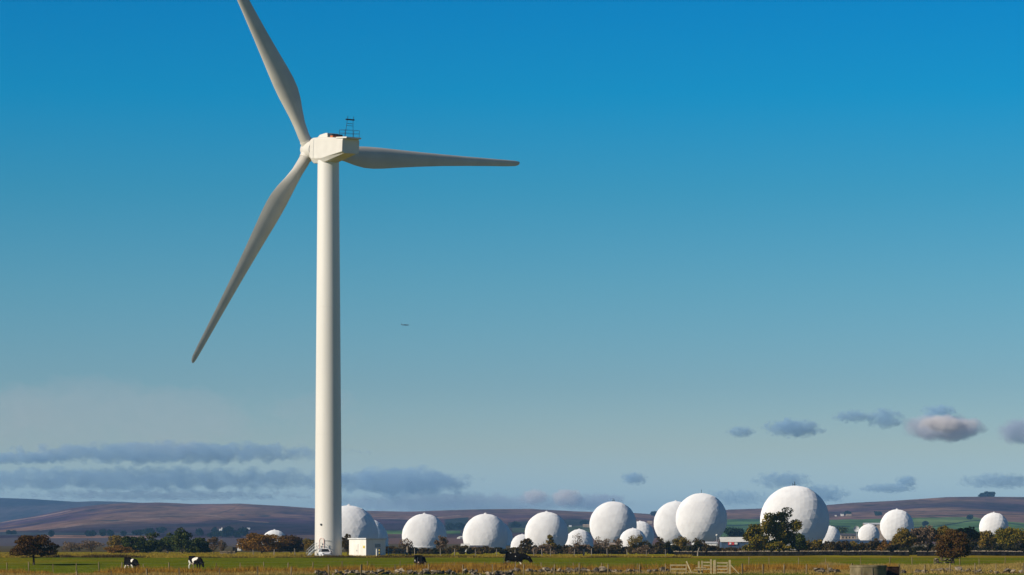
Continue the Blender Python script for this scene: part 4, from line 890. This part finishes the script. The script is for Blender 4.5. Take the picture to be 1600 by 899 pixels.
cow('black cow walking to the right in front of the hedge', 804, 324, R(-10), coat('cow hide black', 4, 0.93, [(-0.5, -0.2, 0.5, .42), (0.15, -0.45, 1.12, .13), (-0.3, -0.15, 1.42, .2), (0.55, -0.2, 0.42, .25), (0.4, .2, .5, .25)]), 'high', 0.12, 1.2)

# ------------------------------------------------------------------ buildings
def gable(name, label, px, d, wpx, hpx, roofpx, depth, wall, roof, rz=0.0, cat='building', wins=0, dz=0.0, chim=False, base_py=None, group=None):
    """ridge along the width; wpx wide, wall hpx, roof roofpx in picture pixels"""
    k = d / F; w, hw, hr = wpx * k, hpx * k, roofpx * k; p = at(px, d)
    if base_py is not None: p.z = up(px, base_py, d).z
    drop = max(0.5, p.z - gz(p.x, p.y) + 0.5)
    t = empty(name, p, rz, label, cat, group)
    mb = MB(); x, y = w / 2, depth / 2
    mb.add([(-x, -y, -drop), (x, -y, -drop), (x, y, -drop), (-x, y, -drop), (-x, -y, hw), (x, -y, hw), (x, y, hw), (-x, y, hw), (-x, 0, hw + hr * .96), (x, 0, hw + hr * .96)], [(0, 1, 5, 4), (2, 3, 7, 6), (1, 2, 6, 9, 5), (3, 0, 4, 8, 7), (4, 5, 9, 8), (6, 7, 8, 9)])
    wo = mb.build('wall', M[wall], t); o_ = 0.03 * w + 0.1; th = 0.12 + 0.02 * hr; mr = MB()
    for s in (-1, 1):
        mr.add([(-x - o_, s * (y + o_), hw - hr * o_ / y), (x + o_, s * (y + o_), hw - hr * o_ / y), (x + o_, 0, hw + hr), (-x - o_, 0, hw + hr), (-x - o_, s * (y + o_), hw - hr * o_ / y + th), (x + o_, s * (y + o_), hw - hr * o_ / y + th), (x + o_, 0, hw + hr + th), (-x - o_, 0, hw + hr + th)],
               [(0, 1, 2, 3), (4, 5, 6, 7), (0, 1, 5, 4), (2, 3, 7, 6), (1, 2, 6, 5), (3, 0, 4, 7)])
    ro = mr.build('roof', M[roof], t)
    if chim: MB().box((x * 0.8, 0, hw + hr + 0.6), (0.9, 0.9, 1.8)).build('chimney', M[wall], ro)
    for i in range(wins):
        wx = -x + w * (i + 0.5) / wins
        wi = MB().box((wx, -y - 0.02, hw * 0.55), (w / wins * 0.35, 0.06, hw * 0.4)).build('window', M['glass'], t)
    return t
rb_ = gable('roadside_building', 'low building with long white roof left of the big green tree', 1150, 1250, 48, 6.5, 6.5, 10, 'bluewall', 'whitewall', wins=0, base_py=853)
k = 1250 / F
MB().box((-9 * k, -5.3, 3.6 * k), (9 * k, 0.3, 4.5 * k)).build('red_panel', M['red'], rb_)
MB().box((-10.5 * k, -5.5, 3.6 * k), (3 * k, 0.2, 2.6 * k)).build('pale_panel', M['whitewall'], rb_)
MB().box((-1.5 * k, -5.3, 3.6 * k), (4.5 * k, 0.3, 3 * k)).build('pale_panel', M['whitewall'], rb_)
gable('storage_shed', 'long blue-grey shed below the small radome at the right', 1366, 1300, 46, 5, 4, 9, 'bluewall', 'bluewall', wins=6, base_py=854)
gable('storage_shed', 'low blue-grey shed right of the tiny half-hidden radome', 1325, 1320, 34, 4, 2.5, 8, 'bluewall', 'bluewall', base_py=850)
gable('station_building', 'brownish building between the tiny radome and the antenna', 1326, 1750, 26, 7, 3, 10, 'housestone', 'slate', wins=5, base_py=844)
gable('station_building', 'pale flat building behind the small radome at the right', 1367, 1900, 34, 4, 2, 9, 'housestone', 'roofsheet', wins=5, base_py=823.5)
gable('station_building', 'pale low block at the foot of the medium radome', 1388, 1420, 22, 5, 2, 8, 'whitewall', 'roofsheet', base_py=851)
gable('station_building', 'pale plinth block at the foot of the overlapping pair', 1108, 1420, 24, 4, 2, 8, 'whitewall', 'roofsheet', base_py=853)
gable('station_building', 'brown-roofed plinth building at the foot of the tall radome', 955, 1400, 34, 4, 2.5, 8, 'housestone', 'housestone', base_py=855)
gable('station_building', 'low flat green-grey building before the radome right of the arched shed', 744, 1140, 38, 4, 2, 9, 'slate', 'slate', wins=6, base_py=859)
gable('farmhouse', 'white farmhouse among far trees on the left slope', 345, d_for(345, 830), 4, 2, 1.3, 6, 'whitewall', 'whitewall', chim=True)
gable('farmhouse', 'pale house on the far slope above the rust-orange tree', 388, d_for(388, 827.5), 5, 1.2, 1.2, 7, 'whitewall', 'roofsheet')
gable('farmhouse', 'white gabled farmhouse high on the right slope', 1316, d_for(1316, 806.5), 4, 3, 2, 8, 'whitewall', 'slate')
gable('barn', 'long pale barn beside the farmhouse high on the right slope', 1326, d_for(1326, 806.5), 8, 1.6, 1.4, 8, 'housestone', 'housestone')
gable('farmhouse', 'tiny white cottage left of the farmhouse on the right slope', 1306, d_for(1306, 807), 2.5, 1.5, 1.2, 6, 'whitewall', 'slate')
gable('barn', 'tan farm building in the gap left of the overlapping pair', 1015, d_for(1015, 819), 7, 2, 2.5, 9, 'housestone', 'housestone')
gable('barn', 'pale pinkish farm building left of the tall radome', 917, d_for(917, 824), 12, 2.5, 2, 9, 'housestone', 'housestone')
gable('farmhouse', 'little white farmhouse right of the knobbed radome by the cow', 891, d_for(891, 823.5), 4, 1.2, 1.2, 7, 'whitewall', 'roofsheet')
# half-round white shed and small hut
def barrel(name, label, px, d, wpx, hpx, ln, base_py, cat='shed', rz=0.0):
    k = d / F; p = up(px, base_py, d); t = empty(name, p, rz, label, cat); n = 14; mb = MB(); w, h_ = wpx * k / 2, hpx * k
    rings = []
    for i in range(n + 1):
        a = math.pi * i / n; rings.append((w * math.cos(a), h_ * math.sin(a)))
    f = [(x, -ln / 2, z) for x, z in rings] + [(w * -1, -ln / 2, -1.2), (w, -ln / 2, -1.2)]; b = [(x, ln / 2, z) for x, z in rings] + [(-w, ln / 2, -1.2), (w, ln / 2, -1.2)]
    mb.loft([f, b]); sh = mb.build('shell', M['whitewall'], t)
    MB().box((0, -ln / 2 - 0.03, h_ * 0.35), (w * 0.5, 0.06, h_ * 0.7)).build('door', M['galv'], t); return t
barrel('arched_shed', 'white half-round shed right of the lone knobbed radome', 721, 2640, 15, 5, 14, 843)
gable('garden_hut', 'small white hut in the hedge left of the black cow', 727, 760, 12, 4, 3.5, 4, 'whitewall', 'whitewall', base_py=858)
gable('garden_hut', 'small white hut left of the rust-orange tree', 374, 1000, 6, 2.5, 2, 4, 'whitewall', 'whitewall', base_py=855)
o = gable('stone_hut', 'narrow dark stone hut behind the low pale-topped wall', 367, 640, 6, 9, 3, 2, 'wallstone', 'slate', base_py=864)
# lamp post and dish antenna
lp = at(1120, 900); lamp = empty('lamp_post', lp, 0, 'slim pale lamp post left of the white-roofed building', 'lamp post'); k = 900 / F
MB().tube([(0, 0, -0.2), (0, 0, 24 * k)], [0.13, 0.09], 8).build('pole', M['galv'], lamp)
MB().lathe([(0.1, 0), (0.32, 0.1), (0.34, 0.35), (0.1, 0.5)], 12, (0, 0, 24 * k)).build('lamp_head', M['whitewall'], lamp)
MB().bar((-0.4, 0, 24 * k - 0.1), (0.4, 0, 24 * k - 0.1), 0.08).build('arm', M['galv'], lamp)
ap = at(1338.5, 1350); ant = empty('dish_antenna', ap, 0, 'pale round dish on a slim mast left of the small radome', 'antenna'); k = 1350 / F
MB().tube([(0, 0, -0.5), (0, 0, 29 * k)], 0.22, 8).build('mast', M['galv'], ant)
mb = MB(); rings = []
for s, r_ in ((0.0, 0.1), (0.25, 0.8), (0.6, 1.35), (0.66, 1.35), (0.3, 0.75), (0.1, 0.1)): rings.append([(r_ * math.cos(2 * math.pi * i / 20) - 0.2, -s - 0.3, 31 * k + r_ * math.sin(2 * math.pi * i / 20)) for i in range(20)])
mb.loft(rings).build('dish', M['roofsheet'], ant, smooth=True)
MB().bar((-0.2, -0.3, 31 * k), (-0.2, -1.6, 31 * k), 0.1).build('feed_horn', M['galv'], ant)

# ------------------------------------------------------------------ far aircraft
ac = empty('aircraft', up(633, 508, 6500), R(4), 'tiny dark aircraft flying low right of the tower', 'aircraft')
fu = MB().tube([(-8.5, 0, 0.3), (-6, 0, 0.2), (-2, 0, 0), (4, 0, 0), (7, 0, -0.1), (8.3, 0, -0.3)], [0.25, 0.8, 1.15, 1.15, 0.9, 0.2], 12).build('fuselage', M['plane'], ac, smooth=True)
for s in (-1, 1):
    MB().loft([[(1.5, s * 1.0, 0.1), (-1.5, s * 1.0, 0.1), (-1.5, s * 1.0, 0.4), (1.5, s * 1.0, 0.4)], [(-1.2, s * 9.5, 0.7), (-2.4, s * 9.5, 0.7), (-2.4, s * 9.5, 0.8), (-1.2, s * 9.5, 0.8)]]).build('wing', M['plane'], ac)
    MB().loft([[(-6.4, s * 0.4, 0.5), (-7.8, s * 0.4, 0.5), (-7.8, s * 0.4, 0.7), (-6.4, s * 0.4, 0.7)], [(-7.4, s * 3.2, 0.6), (-8.2, s * 3.2, 0.6), (-8.2, s * 3.2, 0.7), (-7.4, s * 3.2, 0.7)]]).build('tailplane', M['plane'], ac)
MB().loft([[(-6, -0.1, 0.9), (-8.2, -0.1, 0.9), (-8.2, 0.1, 0.9), (-6, 0.1, 0.9)], [(-7.8, -0.05, 3.2), (-8.8, -0.05, 3.2), (-8.8, 0.05, 3.2), (-7.8, 0.05, 3.2)]]).build('fin', M['plane'], ac)

# ------------------------------------------------------------------ clouds (real volumes far beyond the hills)
def cloud_mat(dens, alb, seed, rough, flat, aspect, nscale=2.2):
    m = bpy.data.materials.new('cloud vapour'); m.use_nodes = True; n = m.node_tree.nodes; l = m.node_tree.links; n.clear()
    out = n.new('ShaderNodeOutputMaterial'); pv = n.new('ShaderNodeVolumePrincipled'); pv.inputs['Color'].default_value = (*alb, 1); pv.inputs['Anisotropy'].default_value = 0.0
    tc = n.new('ShaderNodeTexCoord'); ln = n.new('ShaderNodeVectorMath'); ln.operation = 'LENGTH'; l.new(tc.outputs['Object'], ln.inputs[0])
    mp = n.new('ShaderNodeMapping'); mp.inputs['Scale'].default_value = (aspect, 1.0, 0.75); mp.inputs['Location'].default_value = (seed * 7.3, seed * 1.9, seed * 0.7); l.new(tc.outputs['Object'], mp.inputs[0])
    nz = n.new('ShaderNodeTexNoise'); nz.inputs['Scale'].default_value = nscale; nz.inputs['Detail'].default_value = 8; nz.inputs['Roughness'].default_value = 0.62; l.new(mp.outputs[0], nz.inputs['Vector'])
    a = n.new('ShaderNodeMath'); a.operation = 'MULTIPLY_ADD'; a.inputs[1].default_value = rough; l.new(nz.outputs[0], a.inputs[0])      # noise*rough + (1 - r) - rough/2
    s = n.new('ShaderNodeMath'); s.operation = 'SUBTRACT'; s.inputs[0].default_value = 1 - rough * 0.5 - 0.12; l.new(ln.outputs['Value'], s.inputs[1]); l.new(s.outputs[0], a.inputs[2])
    mr = n.new('ShaderNodeMapRange'); mr.interpolation_type = 'SMOOTHSTEP'; mr.inputs[1].default_value = 0.0; mr.inputs[2].default_value = 0.26; mr.inputs[3].default_value = 0; mr.inputs[4].default_value = dens; l.new(a.outputs[0], mr.inputs[0])
    l.new(mr.outputs[0], pv.inputs['Density']); l.new(pv.outputs[0], out.inputs['Volume'])
    try: m.cycles.volume_step_rate = 0.15
    except Exception: pass
    return m
CD = 17000.0
def cloud(label, cx, cy, hw, hh, tau, alb, seed, rough=1.6, nscale=2.0, dist=CD, group=None):
    k = dist / F; rx, rz_ = hw * k * 1.15, hh * k * 1.25; ry = max(min(rx * 0.5, rz_ * 3), rz_ * 1.2)
    bm = bmesh.new(); bmesh.ops.create_icosphere(bm, subdivisions=3, radius=1.08); me = bpy.data.meshes.new('cloud'); bm.to_mesh(me); bm.free()
    me.materials.append(cloud_mat(tau / ry, alb, seed, rough, 0, min(rx / rz_ * 0.6, 14.0), nscale))
    o = link_mesh('cloud', me); o.location = up(cx, cy, dist); o.scale = (rx, ry, rz_); tag(o, label, 'cloud', group or 'low clouds over the moor'); return o
GREY = (0.52, 0.73, 0.90); WARM = (1.0, 0.95, 0.92); MIDC = (0.68, 0.75, 0.86)  # grey tones put the clouds' shade into the vapour colour
cloud('long upper grey cloud bank at the left, above the purple hill', 270, 708, 255, 16, 1.4, GREY, 1, 2.3, 1.5)
cloud('broad lower grey cloud bank at the left, resting over the hill', 190, 749, 430, 17, 1.1, GREY, 2, 2.4, 1.6)
cloud('thin grey cloud end at the far left edge, level with the upper bank', 30, 716, 95, 9, 1.1, GREY, 23, 2.4, 1.8)
cloud('faint low streak of cloud resting on the left hill', 250, 774, 240, 8, 0.6, MIDC, 24, 2.6, 1.6)
cloud('grey cloud tongue just right of the tower', 628, 753, 120, 21, 1.6, GREY, 3, 1.7, 1.7)
cloud('faint cloud bank low over the first radomes', 720, 786, 210, 15, 0.8, MIDC, 4, 1.8, 1.5)
cloud('pinkish cloud puff low over the hill, left of two', 836, 777, 24, 12, 1.2, WARM, 5, 1.4)
cloud('pinkish cloud puff low over the hill, right of two', 886, 778, 26, 14, 1.5, WARM, 6, 1.4)
cloud('dim low cloud left of the tall radome', 930, 785, 55, 14, 1.0, MIDC, 7, 1.6)
cloud('small dark wisp above the gap between radomes', 990, 748, 20, 9, 1.1, GREY, 8, 2.9, 2.3)
cloud('small flat cloud, leftmost of the upper right group', 1158, 675, 22, 8, 1.0, GREY, 9, 2.9, 2.3)
cloud('dark oval cloud in the upper right group', 1240, 669, 44, 13, 1.6, GREY, 10, 2.7, 2.3)
cloud('ragged wisp left of the bright cloud', 1332, 651, 30, 9, 1.1, GREY, 11, 3.1, 2.3)
cloud('ragged dark cloud touching the wisp left of the bright cloud', 1382, 654, 28, 14, 1.2, GREY, 12, 3.1, 2.3)
bc_ = cloud('big grey cloud with bright warm top at the right', 1475, 669, 66, 21, 2.6, (0.84, 0.84, 0.90), 13, 1.1, 1.6)
cr = cloud(None, 1477, 663, 46, 13, 2.4, WARM, 33, 1.5, 1.3, dist=CD - 260); del cr['category']; del cr['group']; cr.name = 'bright_crown'  # added whiter volume; the cloud's sunlit top is put into its colour
cr.parent = bc_; cr.matrix_parent_inverse = (Matrix.Translation(bc_.location) @ Matrix.Diagonal((*bc_.scale, 1))).inverted()
cloud('dark wisp just above the bright-topped cloud', 1468, 643, 26, 9, 1.1, GREY, 14, 3.1, 2.3)
cloud('grey cloud cut by the right edge of the picture', 1600, 675, 44, 20, 1.8, MIDC, 15, 1.3)
cloud('ragged wisp above the largest radome', 1222, 751, 42, 12, 1.0, GREY, 16, 3.1, 2.3)
cloud('dim cloud right behind the largest radome', 1285, 772, 40, 13, 0.9, GREY, 17, 2.9, 2.3)
cloud('thin flat streak right of the largest radome', 1388, 763, 42, 7, 1.1, GREY, 18, 2.8, 2.3)
cloud('small upturned end of the thin flat streak', 1416, 752, 18, 8, 1.0, GREY, 19, 2.8, 2.3)
cloud('ragged low cloud near the right edge', 1562, 752, 60, 11, 1.0, GREY, 20, 3.1, 2.3)
cloud('faint low cloud right of the overlapping pair', 1150, 778, 50, 12, 0.6, GREY, 21, 2.9, 2.3)
cloud('faint pale veil high at the left', 110, 650, 420, 55, 0.2, WARM, 22, 2.4, 1.1)

# ------------------------------------------------------------------ haze
mb = MB(); mb.box((0, 5900, 70), (15600, 13000, 150)); hz = mb.build('haze', None)
hm = bpy.data.materials.new('autumn haze'); hm.use_nodes = True; hn = hm.node_tree.nodes; hn.clear()
ho = hn.new('ShaderNodeOutputMaterial'); hv = hn.new('ShaderNodeVolumePrincipled'); hv.inputs['Density'].default_value = 7.0e-5; hv.inputs['Color'].default_value = (0.28, 0.60, 1.0, 1); hv.inputs['Anisotropy'].default_value = 0.1
hm.node_tree.links.new(hv.outputs[0], ho.inputs['Volume'])
hz.data.materials.append(hm); tag(hz, 'thin blue haze lying over the whole landscape', 'haze', kind='stuff')
